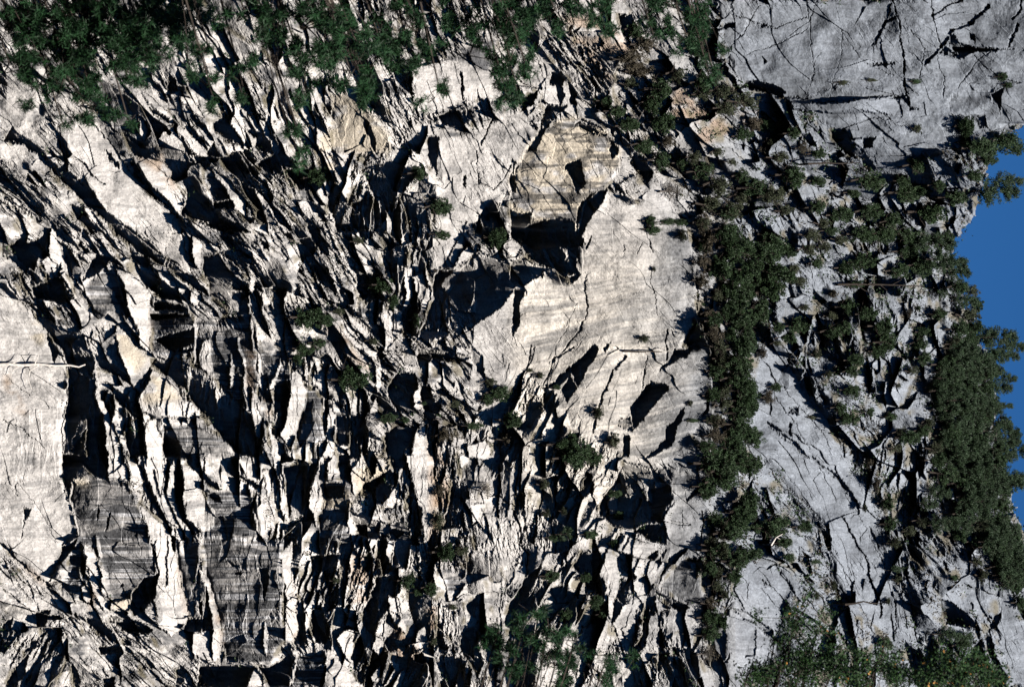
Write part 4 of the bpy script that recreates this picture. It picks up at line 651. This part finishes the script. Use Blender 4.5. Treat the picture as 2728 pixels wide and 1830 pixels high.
TREES = {
2: "420 1200 170 150 o;1240 1400 170 130 o;1100 1170 130 150 o",
3: """800 400 200 160 b;870 480 170 160 b;1000 600 170 190 o;1020 820 180 180 o;940 700 130 140 o;1430 620 180 150 g;1580 680 210 150 g;1450 730 150 130 g;900 300 160 150 b;1130 500 150 140 g;1250 330 150 150 o;1300 640 140 130 g;800 560 120 110 g;
 640 680 110 90 o;710 750 140 110 o;790 850 150 120 o;900 980 160 120 o;1010 1080 150 150 o;1060 960 120 110 b;1150 1100 110 100 o;1290 1160 180 140 o;1400 1250 180 180 g;1350 1370 180 160 g;1480 1420 160 150 g;1290 1500 110 150 b;1550 1330 140 130 g;1640 1270 200 160 o;1730 1330 120 120 g;1560 1190 120 110 o;
 1400 1030 100 80 g;1490 1090 90 70 g;940 1490 90 100 o;1060 1500 150 50 o;1150 1500 90 60 o;1640 830 120 120 b;1700 850 100 90 o;1560 920 120 110 o;1720 1010 90 80 b;1110 1290 180 130 t;1240 1060 100 100 g;840 200 120 120 o;1290 560 140 140 o""",
4: """40 840 110 90 o;140 840 100 100 o;210 900 110 110 o;60 960 90 90 g;120 1060 150 120 g;210 1180 200 180 o;280 1000 90 80 b;380 1040 120 90 o;90 1320 180 160 g;380 1220 110 90 o;730 1220 220 150 o;1050 1120 170 150 o;1000 1300 250 180 o;1130 1430 250 200 o;1300 1330 190 160 o;1370 850 120 180 o;1050 860 80 80 g;1040 550 90 45 o;740 540 90 35 g;550 560 100 45 g;1620 520 90 80 o;1480 1000 230 160 o;1640 950 220 170 o;1580 1290 200 150 p;1660 1210 150 90 p;1430 1190 130 90 o;380 1400 150 140 o;550 1450 200 150 o;750 1430 210 160 o;900 1500 180 150 o;430 1500 140 120 g;620 1300 120 90 o;1380 960 110 120 o;950 1220 110 110 o;170 1420 140 120 g;1190 1250 120 110 o;1530 1080 120 90 o;1720 1010 130 110 o;1660 570 70 60 o""",
6: """350 620 200 170 o;470 630 130 90 o;560 580 80 70 g;320 830 120 110 o;280 900 90 90 o;420 790 110 90 o;860 400 130 130 o;925 510 90 100 o;790 780 90 70 g;640 1040 220 200 o;1080 640 70 120 o;1250 60 130 80 o;1620 80 140 190 o;1640 1130 150 130 o;1560 1180 110 90 o;1340 1210 90 80 g;1710 1310 120 140 o;1700 1440 130 120 b;1270 1420 100 120 b;890 1310 130 80 o;1000 1310 90 60 o;1460 1350 120 60 o;1130 1200 50 40 o;800 400 120 130 o;1580 1060 100 90 g;690 110 90 70 g""",
7: """1160 70 60 110 g;1330 100 110 200 b;1290 240 120 140 b;1290 370 110 150 b;1340 600 110 120 b;1360 730 100 110 b;1430 300 160 180 o;1500 150 170 170 o;1450 440 140 150 o;1560 450 140 170 o;1600 300 160 160 o;1700 200 170 170 o;1700 380 150 150 o;1560 650 150 160 o;1450 590 130 140 o;1560 800 150 150 o;1410 900 90 130 g;1420 1000 90 110 g;1550 950 150 150 o;1430 1120 100 130 g;1560 1080 150 150 o;1430 1210 100 110 g;1570 1220 150 140 o;1390 1330 100 120 b;1530 1340 150 130 o;1370 1420 110 100 b;1610 1430 160 120 o;1500 1500 140 130 o;900 760 70 75 g;965 295 28 50 g;590 1260 80 130 g;690 1460 100 140 g;370 1480 220 180 o;480 1530 180 150 o;310 1090 60 40 o;1210 1200 40 60 g;1230 1320 120 30 o;10 1320 100 130 o;200 1010 60 60 g;130 980 50 40 g;1690 860 60 100 b;1730 1160 80 100 b;1680 560 120 130 o;1650 680 130 110 g;1460 740 110 120 o;1340 1490 100 90 g;1740 60 130 120 o;960 30 120 70 o""",
8: """70 150 190 190 o;80 300 200 190 o;60 460 170 180 o;230 300 130 110 g;270 380 130 110 g;350 60 170 140 g;330 170 150 130 g;200 180 120 130 o;480 40 150 90 o;540 90 130 90 g;700 60 220 150 o;850 70 220 150 o;1000 60 220 150 o;1150 120 230 170 o;1000 180 210 150 o;1250 80 120 110 o;1250 230 200 160 o;1100 280 230 170 o;950 310 200 140 o;700 250 210 160 o;580 290 160 140 o;1330 320 150 120 p;1280 420 170 130 o;1420 440 130 110 g;1450 530 120 130 o;1400 600 160 140 g;1440 680 150 140 o;1330 700 160 150 o;1350 830 170 150 o;1430 880 140 140 g;600 550 180 150 o;720 600 150 140 o;830 680 200 160 o;860 790 190 170 o;800 850 140 120 o;500 720 180 150 o;570 700 160 140 o;260 680 180 150 o;190 760 170 130 o;120 690 120 110 o;640 910 150 130 o;620 990 130 110 o;490 460 60 100 b;1000 590 50 90 b;1060 560 60 60 o;1190 600 130 110 o;1110 720 130 110 o;1080 800 140 130 o;1110 900 150 120 o;1030 980 110 100 g;1240 940 170 150 o;1280 1030 170 140 o;1230 1120 140 140 o;1390 1000 140 110 t;1590 760 180 120 p;1680 810 150 100 p;1640 880 140 90 p;1570 970 160 120 o;1600 1080 140 120 o;1520 1100 150 130 o;1620 1225 110 60 p;1460 1180 160 140 o;1330 1250 170 140 o;1490 1300 170 140 o;1380 1360 170 150 o;1280 1420 190 170 o;1440 1450 190 160 o;1590 1390 160 140 o;1700 1400 130 120 o;1600 1500 150 130 o;1720 1520 140 130 o;620 1110 160 120 o;540 1230 130 120 o;590 1310 150 130 o;740 1260 90 80 o;880 1290 120 90 o;1010 1430 190 140 o;1100 1390 140 120 o;950 1400 120 110 g;1180 1500 130 120 g;460 1000 70 70 g;380 870 80 110 g;100 800 70 45 g;90 1090 80 60 o;350 1290 80 40 g;1140 1090 60 100 g;1190 1110 55 90 g;920 1500 120 80 g;440 150 120 110 g;380 260 110 100 o;1130 1330 90 120 g;1300 900 120 110 o;640 400 160 90 o;480 610 110 90 g;930 1080 70 60 g;1460 1020 120 110 g;300 560 90 70 g;1500 740 130 120 o;1550 870 140 120 o;1520 1010 140 130 o;1650 1020 110 90 o;1560 1190 140 120 o;1640 1330 130 120 o;1530 1230 140 120 o;1410 1110 150 130 o;1700 1460 130 110 o;1650 1450 130 120 o;1350 1490 160 130 o;1500 1540 160 130 o;1330 1150 140 130 o;1380 790 130 120 o;1300 800 110 100 g;1370 510 130 110 o;1330 420 130 110 o;1420 780 120 110 o;1480 960 110 100 g""",
10: "1270 660 140 170 o;1380 660 110 90 g;1020 850 110 130 o;1180 900 110 100 o;1230 440 80 130 g;1560 240 90 100 t;1240 250 80 120 b;1200 1260 60 80 g;1590 1240 110 150 o;540 850 70 60 g;1330 1030 80 60 g;1090 930 80 60 o",
11: """420 30 240 160 o;560 20 120 110 o;700 270 100 60 o;730 410 90 90 o;400 540 170 90 p;530 540 100 80 o;280 560 90 60 o;270 820 130 110 o;500 830 90 80 o;570 990 110 110 o;620 1080 80 70 o;1350 60 200 180 o;1420 190 190 150 o;1540 60 150 140 o;1560 380 160 160 o;1520 500 140 130 o;1650 490 110 90 o;1560 680 170 150 o;1500 820 130 110 o;1425 520 70 140 g;1425 650 70 120 g;1400 790 80 130 g;1390 890 110 100 g;1350 1000 120 110 b;1340 1100 150 140 o;1340 1220 150 130 o;1330 1350 130 130 t;360 380 60 80 g;240 400 60 80 g;690 600 50 80 o;1420 1130 90 120 o;1440 950 60 90 g;380 1080 120 100 o;220 200 80 110 g""",
12: """60 500 190 150 o;130 450 150 110 o;300 490 160 110 o;160 600 150 120 o;370 725 90 45 o;190 690 110 90 o;730 60 60 150 b;780 200 60 150 b;850 330 120 160 o;870 470 130 140 o;910 600 120 130 g;700 360 40 110 g;1100 450 150 110 g;1230 480 150 120 o;1330 550 140 120 o;1250 120 200 160 o;1390 60 170 140 o;1440 190 200 160 o;1600 60 160 130 o;1700 150 130 130 o;1530 320 200 160 o;1600 450 190 140 o;1480 480 150 130 g;1700 560 150 140 o;1600 620 170 140 o;1720 700 150 140 o;1610 770 160 100 o;1710 890 130 130 o;960 780 190 50 p;930 840 90 80 g;1300 830 80 60 o;1490 810 90 130 g;490 890 60 110 g;860 990 50 80 g;1290 1210 190 110 o;1360 1290 130 100 o;1640 250 150 130 o;1130 330 90 80 o;1010 520 110 90 g;840 1270 110 150 g;380 960 60 80 g;1460 720 100 80 g;1350 200 170 140 o;1320 40 160 130 o;1510 90 160 130 o;1620 210 160 130 o;1440 320 150 130 o;1630 340 160 130 o;1390 290 130 110 g;1580 540 150 130 o;1450 590 130 110 o;1700 640 140 130 o;1740 790 140 120 o;1660 850 130 110 g;1750 1000 120 110 o;1200 250 120 100 o;1180 40 140 120 o""",
}
KIND = {'o': 'oak', 'g': 'olive', 'b': 'brown', 'p': 'pine', 't': 'bare'}
def region(u, v):
    if u > 2050 and v < 330: return 'on the grey headwall'
    if u > 2460:
        return 'in the skyline forest' if v > 1150 else ('along the middle skyline' if v > 800 else ('below the sky notch' if v > 560 else 'by the upper skyline'))
    if u > 2060 and v > 430:
        if u > 2270: return 'high on the broken slope, top part' if v < 700 else ('high on the broken slope' if v < 1200 else 'beside the lower grey ridge')
        return 'behind the tree belt, top part' if v < 760 else ('behind the tree belt' if v < 1300 else 'on the streaked dome')
    if u > 1870 and v > 540: return 'in the tree belt, top part' if v < 900 else ('in the middle tree belt' if v < 1250 else 'in the lower tree belt')
    if v < 540 and u > 1600: return 'in the rusty gully' if u < 1980 else 'under the grey headwall'
    if u > 1600: return 'on the smooth slab' if v < 1180 else 'around the black cave'
    if u > 1340: return 'below the smooth slab' if v < 1250 else 'on the streaked buttress foot'
    return 'on the fractured wall, top part' if v < 700 else ('on the fractured wall' if v < 1250 else 'on the lower ledges')
ORD = ['first','second','third','fourth','fifth','sixth','seventh','eighth','ninth','tenth','eleventh','twelfth','thirteenth','fourteenth','fifteenth','sixteenth','seventeenth','eighteenth','nineteenth','twentieth','twenty-first','twenty-second','twenty-third','twenty-fourth','twenty-fifth','twenty-sixth','twenty-seventh','twenty-eighth','twenty-ninth','thirtieth'] + ['later']*60
items = []
for n, s in TREES.items():
    for it in s.replace('\n', '').split(';'):
        x, y, a, b, k = it.split(); u, v = tp(n, float(x), float(y))
        items.append((u, v, float(a)/TS, float(b)/TS, KIND[k]))
bg_ = np.random.default_rng(77)
for v in np.arange(575, 1530, 33.0):     # fill of the long tree belt on its ledge
    off = np.interp(v, [575, 700, 1500], [-60, 0, -30])
    items.append((1985+off+bg_.normal()*30, v+bg_.normal()*7, 58+12*bg_.random(), 50+12*bg_.random(), 'oak'))
    if int(v) % 2: items.append((1905+off*.6+bg_.normal()*8, v+17, 40, 44, 'olive' if bg_.random() < .6 else 'oak'))
for v in np.arange(960, 1560, 20.0):
    top_ = float(skyline(v)); items.append((min(2700, top_-20-120*bg_.random()), v+bg_.normal()*6, 62+20*bg_.random(), 46+14*bg_.random(), 'pine'))
items = [(u, v, a*1.35, b*1.2, k) if (k == 'pine' and u > 2560) else (u, v, a, b, k) for (u, v, a, b, k) in items]
items = [(u, v, a*1.25, b, 'pine') if (k == 'oak' and u > 2470 and v > 560 and i % 3 == 0) else (u, v, a, b, k) for i, (u, v, a, b, k) in enumerate(items)]
rk = {}
for it in items: rk.setdefault((region(it[0], it[1]), it[4]), []).append((it[1], it[0]))
for k in rk: rk[k].sort()
def link(o): sc.collection.objects.link(o); return o
tr = np.random.default_rng(3)
for idx, (u, v, ln, wd, kind) in enumerate(items):
    cm, tm = proto(kind, idx % (6 if kind == 'oak' else 4))
    nm, lab, cat = NAMES[kind]
    ub = u-ln*.55
    t = min(depth_at(ub, v, 3), depth_at(u, v, 4)+wd*PX*.1)-wd*PX*.22
    p = wpos(ub, v, t)
    e = bpy.data.objects.new(nm, None); link(e); e.location = p; e.empty_display_size = .5
    e.rotation_euler = (tr.normal()*.06, tr.normal()*.06, 0)
    ks = 1.14 if 1890 < u < 2075 and 600 < v < 1500 else .86 if 2050 < u < 2470 and v > 540 else 1.0
    H_ = ln*PX*1.24*ks; W_ = wd*PX*1.26*ks
    c = bpy.data.objects.new('crown', cm); q = bpy.data.objects.new('trunk', tm)
    for o in (c, q):
        link(o); o.parent = e; o.scale = (W_, W_*.9, H_)
    c.rotation_euler = (0, 0, tr.random()*6.28)
    rg = region(u, v); L = rk[(rg, kind)]; r = L.index((v, u))
    size = 'small' if max(ln, wd) < 38 else ('large' if min(ln, wd) > 58 else 'mid-sized')
    if len(L) == 1: e['label'] = '%s %s, the only one %s' % (size, lab, rg)
    else:
        if len(L) > 3 and r >= len(L)/2: r2, edge = len(L)-1-r, 'bottom'
        else: r2, edge = r, 'top'
        e['label'] = '%s %s, %s from the photo %s %s' % (size, lab, ORD[r2], edge, rg)
    e['category'] = cat; e['group'] = {'oak': 'evergreen oaks rooted on the cliff', 'olive': 'olive shrubs on the cliff ledges', 'brown': 'brownish shrubs on the cliff ledges', 'pine': 'pines growing from the cliff', 'bare': 'leafless shrubs on the cliff'}[kind]

# ------------------------------------------------------------ dead trees and snags on the cliff
def poly_tube(n, pts, r0, r1, lift=.7, sides=6):
    P_ = []
    for x, y in pts:
        u, v = tp(n, x, y); P_.append((u, v))
    dmin = min(depth_at(u, v, 4) for u, v in P_)-lift
    pp = [wpos(u, v, dmin+.15*i) for i, (u, v) in enumerate(P_)]
    r = np.linspace(r0, r1, len(pp)); return np.array(pp), r, sides
def snag(name, label, n, trunk, brs, r0, mat):
    pp, r, sd_ = poly_tube(n, trunk, r0, r0*.35)
    base = pp[0].copy(); e = link(bpy.data.objects.new(name, None)); e.location = base
    back = np.vstack([base+[0, 4, -1.0], pp]); v, f = tube(back-base, np.concatenate([[r0], r]), 7)
    o = link(bpy.data.objects.new('trunk', new_mesh('snag_trunk', v, f, mat))); o.parent = e
    for b in brs:
        q, rr, _ = poly_tube(n, b, r0*.4, r0*.12)
        k = np.argmin([np.linalg.norm((pp[i]-q[0])[[0, 2]]) for i in range(len(pp))]); dy = pp[k][1]-q[0][1]; q[:, 1] += dy
        v, f = tube(q-base, rr, 5); o = link(bpy.data.objects.new('branch', new_mesh('snag_branch', v, f, mat))); o.parent = e
    e['label'] = label; e['category'] = 'dead tree'
snag('dead_tree', 'bleached dead trunk reaching in from the left edge across the white slab', 5, [(-60, 945), (60, 936), (150, 944), (260, 936), (370, 948), (470, 944), (530, 955), (575, 938)],
     [[(260, 942), (200, 980), (190, 1040), (215, 1110)], [(150, 938), (90, 970), (70, 1020)], [(60, 940), (110, 920), (150, 880)], [(300, 942), (360, 965), (420, 960)], [(230, 942), (260, 870)]], .42, M_DEAD)
snag('dead_snag', 'thin dark bare snag standing in the middle of the smooth slab', 7, [(770, 848), (850, 852), (930, 850), (1020, 854)], [[(850, 852), (870, 835)], [(900, 850), (915, 875)]], .25, M_BARK)
snag('dead_snag', 'curved bare trunk lying against the lower streaked dome', 12, [(570, 1010), (620, 1005), (690, 990), (730, 1000), (800, 1005)], [[(690, 990), (720, 975)]], .28, M_BARK)
snag('dead_snag', 'straight dark trunk beside the black gash of the grey headwall', 4, [(320, 1105), (420, 1100), (540, 1103), (660, 1098)], [[(420, 1100), (440, 1070)], [(540, 1103), (560, 1130)]], .25, M_BARK)
snag('dead_snag', 'long dark leaning trunk with bare limbs on the broken slope', 8, [(520, 400), (640, 398), (780, 400), (900, 404), (1100, 412)], [[(640, 398), (700, 440), (740, 455)], [(700, 399), (760, 360)], [(780, 400), (830, 440)], [(860, 402), (920, 370)], [(560, 400), (620, 430)]], .3, M_BARK)
snag('dead_snag', 'pale thin stem leaning in the dark foliage at the bottom edge', 11, [(150, 1270), (165, 1180), (180, 1060)], [[(165, 1180), (185, 1150)]], .14, M_DEAD)
snag('dead_snag', 'forked grey snag beside the big tan alcove', 3, [(820, 790), (850, 780), (850, 830), (900, 740)], [[(850, 780), (880, 820), (895, 850)]], .22, M_TWIG)
snag('dead_snag', 'pale sunlit stick poking from the oak at the lower left slope', 12, [(70, 610), (100, 560), (145, 535)], [[(100, 560), (120, 570)]], .2, M_DEAD)

# ------------------------------------------------------------ scrub and dry grass on the ledges
def scatter(name, label, nclump, mask, mat, size, per, seed):
    g = np.random.default_rng(seed); pr = mask.ravel().astype(np.float64); pr /= pr.sum()
    pk = g.choice(len(pr), nclump, p=pr); ii, jj = pk//NU, pk % NU
    ctr = wpos(us[jj], vs[ii], T[ii, jj]-.15)
    pts = (ctr[:, None, :]+g.normal(size=(nclump, per, 3))*size*1.1*(.5+g.random((nclump, 1, 1)))).reshape(-1, 3)
    v, f = leaf_cloud(pts, size*.55, g)
    o = link(bpy.data.objects.new(name, new_mesh(name, v, f, mat))); o['kind'] = 'stuff'; o['label'] = label; o['category'] = 'ground cover'
inn = keep & (U > -60) & (V > -60) & (V < 1890) & (rough0 > .3)
hv = smooth(-.2, -.8, hu)*inn
upz = smooth(1750, 2000, U)
scatter('scrub', 'low green scrub along the ledges of the upper slope', 2600, (hv+.12*inn)*(smooth(.48, .6, fbm(U/60, V/60, 310, 3)))*(.10+upz), M_OAK, .55, 9, 21)
scatter('dry_grass', 'brown dry grass and moss on the ledges', 3800, hv*(smooth(.5, .62, fbm(U/50, V/50, 311, 3)))*(.5+.5*upz), M_BROWN, .42, 8, 22)

# ------------------------------------------------------------ near trees whose boughs hang into the view
def near_tree(name, label, t0, vt, utop, blobs, mat, seed, dens=1.0, accent=None, needle=True):
    g = np.random.default_rng(seed)
    base = wpos(utop, vt, t0); base[2] = 28.4
    e = link(bpy.data.objects.new(name, None)); e.location = base; e['label'] = label; e['category'] = 'tree'; e['group'] = 'near trees framing the cliff view'
    topp = wpos(utop, vt, t0); n = 8
    path = [base+(topp-base)*k/n+np.array([g.normal()*.12, g.normal()*.12, 0])*(k > 0) for k in range(n+1)]; path = np.array(path)
    v, f = tube(path-base, np.linspace(.34, .05, n+1), 10); o = link(bpy.data.objects.new('trunk', new_mesh('near_trunk', v, f, M_BARK))); o.parent = e
    tufts = []; acc = []
    for (tn, x, y, rx, ry, k) in blobs:
        u, v_ = tp(tn, x, y); ru, rv = rx/TS, ry/TS
        c = wpos(u, v_, t0+g.normal()*1.0); zt = c[2]-abs(c[0]-base[0])*.25
        a = np.array([base[0], base[1], max(base[2]+2, min(zt, path[-1][2]))])
        mid = (a+c)/2+np.array([0, g.normal()*.4, -.3]); tip = wpos(u+ru*.3*g.normal(), v_+(rv*.7 if v_ > vt else -rv*.7), t0+g.normal()*.5)
        bp_ = [a, mid, c, tip]; bps = [a+(mid-a)*.5]+bp_[1:]
        parts = [tube(np.array(bp_)-base, [.05, .035, .02, .008], 6)]
        N = int(k*dens*rx*ry*3.14/800)
        q = g.normal(size=(N, 2))
        # gather tufts in sprays so gaps stay between them
        ns = max(3, len(q)//7); ctr = g.normal(size=(ns, 2))*.68
        q = ctr[g.integers(0, ns, len(q))]+g.normal(size=(len(q), 2))*np.array([20/rx, 20/ry])
        uu = u+q[:, 0]*ru; vv_ = v_+q[:, 1]*rv
        pts = wpos(uu, vv_, t0+g.normal(size=len(q))*1.1)
        for s_ in range(ns):
            sp = wpos(u+ctr[s_, 0]*ru, v_+ctr[s_, 1]*rv, t0+g.normal()*.5); an = np.array(bp_[1+g.integers(0, 3)])
            parts.append(tube(np.array([an, (an+sp)/2+g.normal(size=3)*.12, sp])-base, [.02, .013, .006], 4))
        v2, f2 = merge(parts); o = link(bpy.data.objects.new('bough', new_mesh('bough', v2, f2, M_BARK))); o.parent = e
        tufts.append(pts)
    tp_ = np.vstack(tufts)
    if needle:
        m_ = 26; n_ = len(tp_); d = g.normal(size=(n_, m_, 3)); d[..., 2] -= .1; d /= np.linalg.norm(d, axis=2)[..., None]
        L = (.10+.12*g.random((n_, m_, 1))); s0 = tp_[:, None, :]+g.normal(size=(n_, m_, 3))*.035; s1 = s0+d*L
        wv_ = np.cross(d, g.normal(size=(n_, m_, 3))); wv_ /= np.linalg.norm(wv_, axis=2)[..., None]; wv_ *= .013
        v = np.stack([s0-wv_, s0+wv_, s1+wv_*.5, s1-wv_*.5], 2).reshape(-1, 3)-base; f = np.arange(len(v)).reshape(-1, 4)
    else:
        pts = (tp_[:, None, :]+g.normal(size=(len(tp_), 15, 3))*.11).reshape(-1, 3); v, f = leaf_cloud(pts, .045, g); v = v-base
    o = link(bpy.data.objects.new('foliage', new_mesh('near_foliage', v, f, mat))); o.parent = e
    if accent:
        pk = tp_[g.random(len(tp_)) < accent]; pts = (pk[:, None, :]+g.normal(size=(len(pk), 3, 3))*.05+np.array([0, -.12, 0])).reshape(-1, 3)
        v, f = leaf_cloud(pts, .045, g); o = link(bpy.data.objects.new('autumn_leaves', new_mesh('autumn', v-base, f, M_ORANGE))); o.parent = e; o['label'] = 'scattered orange leaves'
near_tree('pine_tree', 'near pine with dense dark boughs filling the top left corner', 112, -320, 1000,
 [(1,560,150,420,200,1.5),(1,900,220,330,220,1.5),(1,350,380,250,170,1.3),(1,850,480,120,90,1.2),(1,640,720,130,90,.8),(1,180,130,170,170,.9),(1,60,420,70,110,.9),(1,480,540,130,70,1.2),(1,1100,90,200,120,1.3),(1,200,560,140,60,.6),(1,860,800,60,50,.5),(1,420,830,100,60,.35),(1,1000,380,110,110,1.2),(1,1230,240,110,100,.7)], M_FORE, 41, 1.15)
near_tree('pine_tree', 'near pine with sparse blurred sprays left of the pale upper slab', 100, -300, 1500,
 [(1,1400,300,120,90,.5),(1,1400,520,170,110,.6),(1,1650,640,80,80,.7),(1,1650,80,170,100,.8),(2,300,100,300,140,1.1),(2,150,330,130,160,.8),(2,330,500,110,180,.9),(2,280,880,80,150,.9),(2,640,200,180,160,1.0),(2,640,480,140,150,.9),(2,750,620,100,100,.9),(2,500,330,120,120,.9),(2,60,120,120,120,.9)], M_FORE, 42, .85)
near_tree('pine_tree', 'near pine with needle sprays above the pale slab and alcove', 106, -340, 2100,
 [(2,980,120,190,130,1.2),(2,1020,330,150,120,1.1),(2,850,300,110,150,.9),(2,1240,600,110,90,.6),(2,1170,350,130,80,.8),(2,1420,130,180,90,.9),(2,1480,300,150,110,.8),(2,1700,120,150,110,1.1),(2,1720,400,100,120,1.0),(2,1680,600,90,90,1.1),(3,80,120,140,130,1.3),(3,300,70,200,90,1.2),(3,560,80,170,80,1.1),(3,90,400,70,130,1.0),(3,40,600,60,110,1.1),(3,640,220,80,60,.7),(3,430,160,150,60,.8)], M_FORE, 43, .85)
near_tree('pine_tree', 'near pine with drooping boughs over the rusty gully', 118, -300, 2500,
 [(3,1000,120,130,110,1.1),(3,1180,230,130,110,.9),(3,1220,80,120,100,1.1),(3,1330,480,80,80,.9),(3,1300,330,100,80,.8),(3,960,230,100,80,.8),(3,1090,40,120,60,1.1),(3,1380,540,40,60,.8)], M_FORE, 44, .85)
near_tree('pine_tree', 'near pine with dark sprays rising from the bottom centre edge', 110, 2150, 2200,
 [(10,1640,1180,90,120,.8),(10,1720,1330,90,130,.8),(11,80,1400,130,160,.8),(11,260,1180,150,110,.8),(11,300,1420,200,130,.9),(11,560,1480,190,100,1.1),(11,120,1050,130,60,.5),(11,640,1390,110,60,.5),(11,420,1300,130,70,.5)], M_FORE, 45, .8)
near_tree('leafy_tree', 'near leafy tree with green sprays in front of the lower dome', 116, 2150, 2750,
 [(12,230,1130,130,80,1.0),(12,380,1180,90,90,.8),(12,300,1330,180,90,.9),(12,480,1420,200,110,1.2),(12,250,1480,180,90,1.0),(12,700,1480,180,80,1.0),(12,40,1480,110,90,.9),(11,1600,1480,100,80,.8),(12,90,1250,60,60,.4),(12,820,1310,50,70,.5),(12,780,1400,120,80,.9)], M_FORE2, 46, 1.9, .04, False)
near_tree('leafy_tree', 'near leafy tree sprinkled with orange leaves at the bottom right edge', 108, 2150, 3300,
 [(12,1250,1380,130,60,.8),(12,1150,1480,180,90,1.1),(12,1370,1480,180,90,1.2),(12,1540,1500,100,70,.9),(12,1000,1500,120,70,.9),(12,1420,1400,100,50,.7)], M_FORE2, 47, 2.0, .14, False)
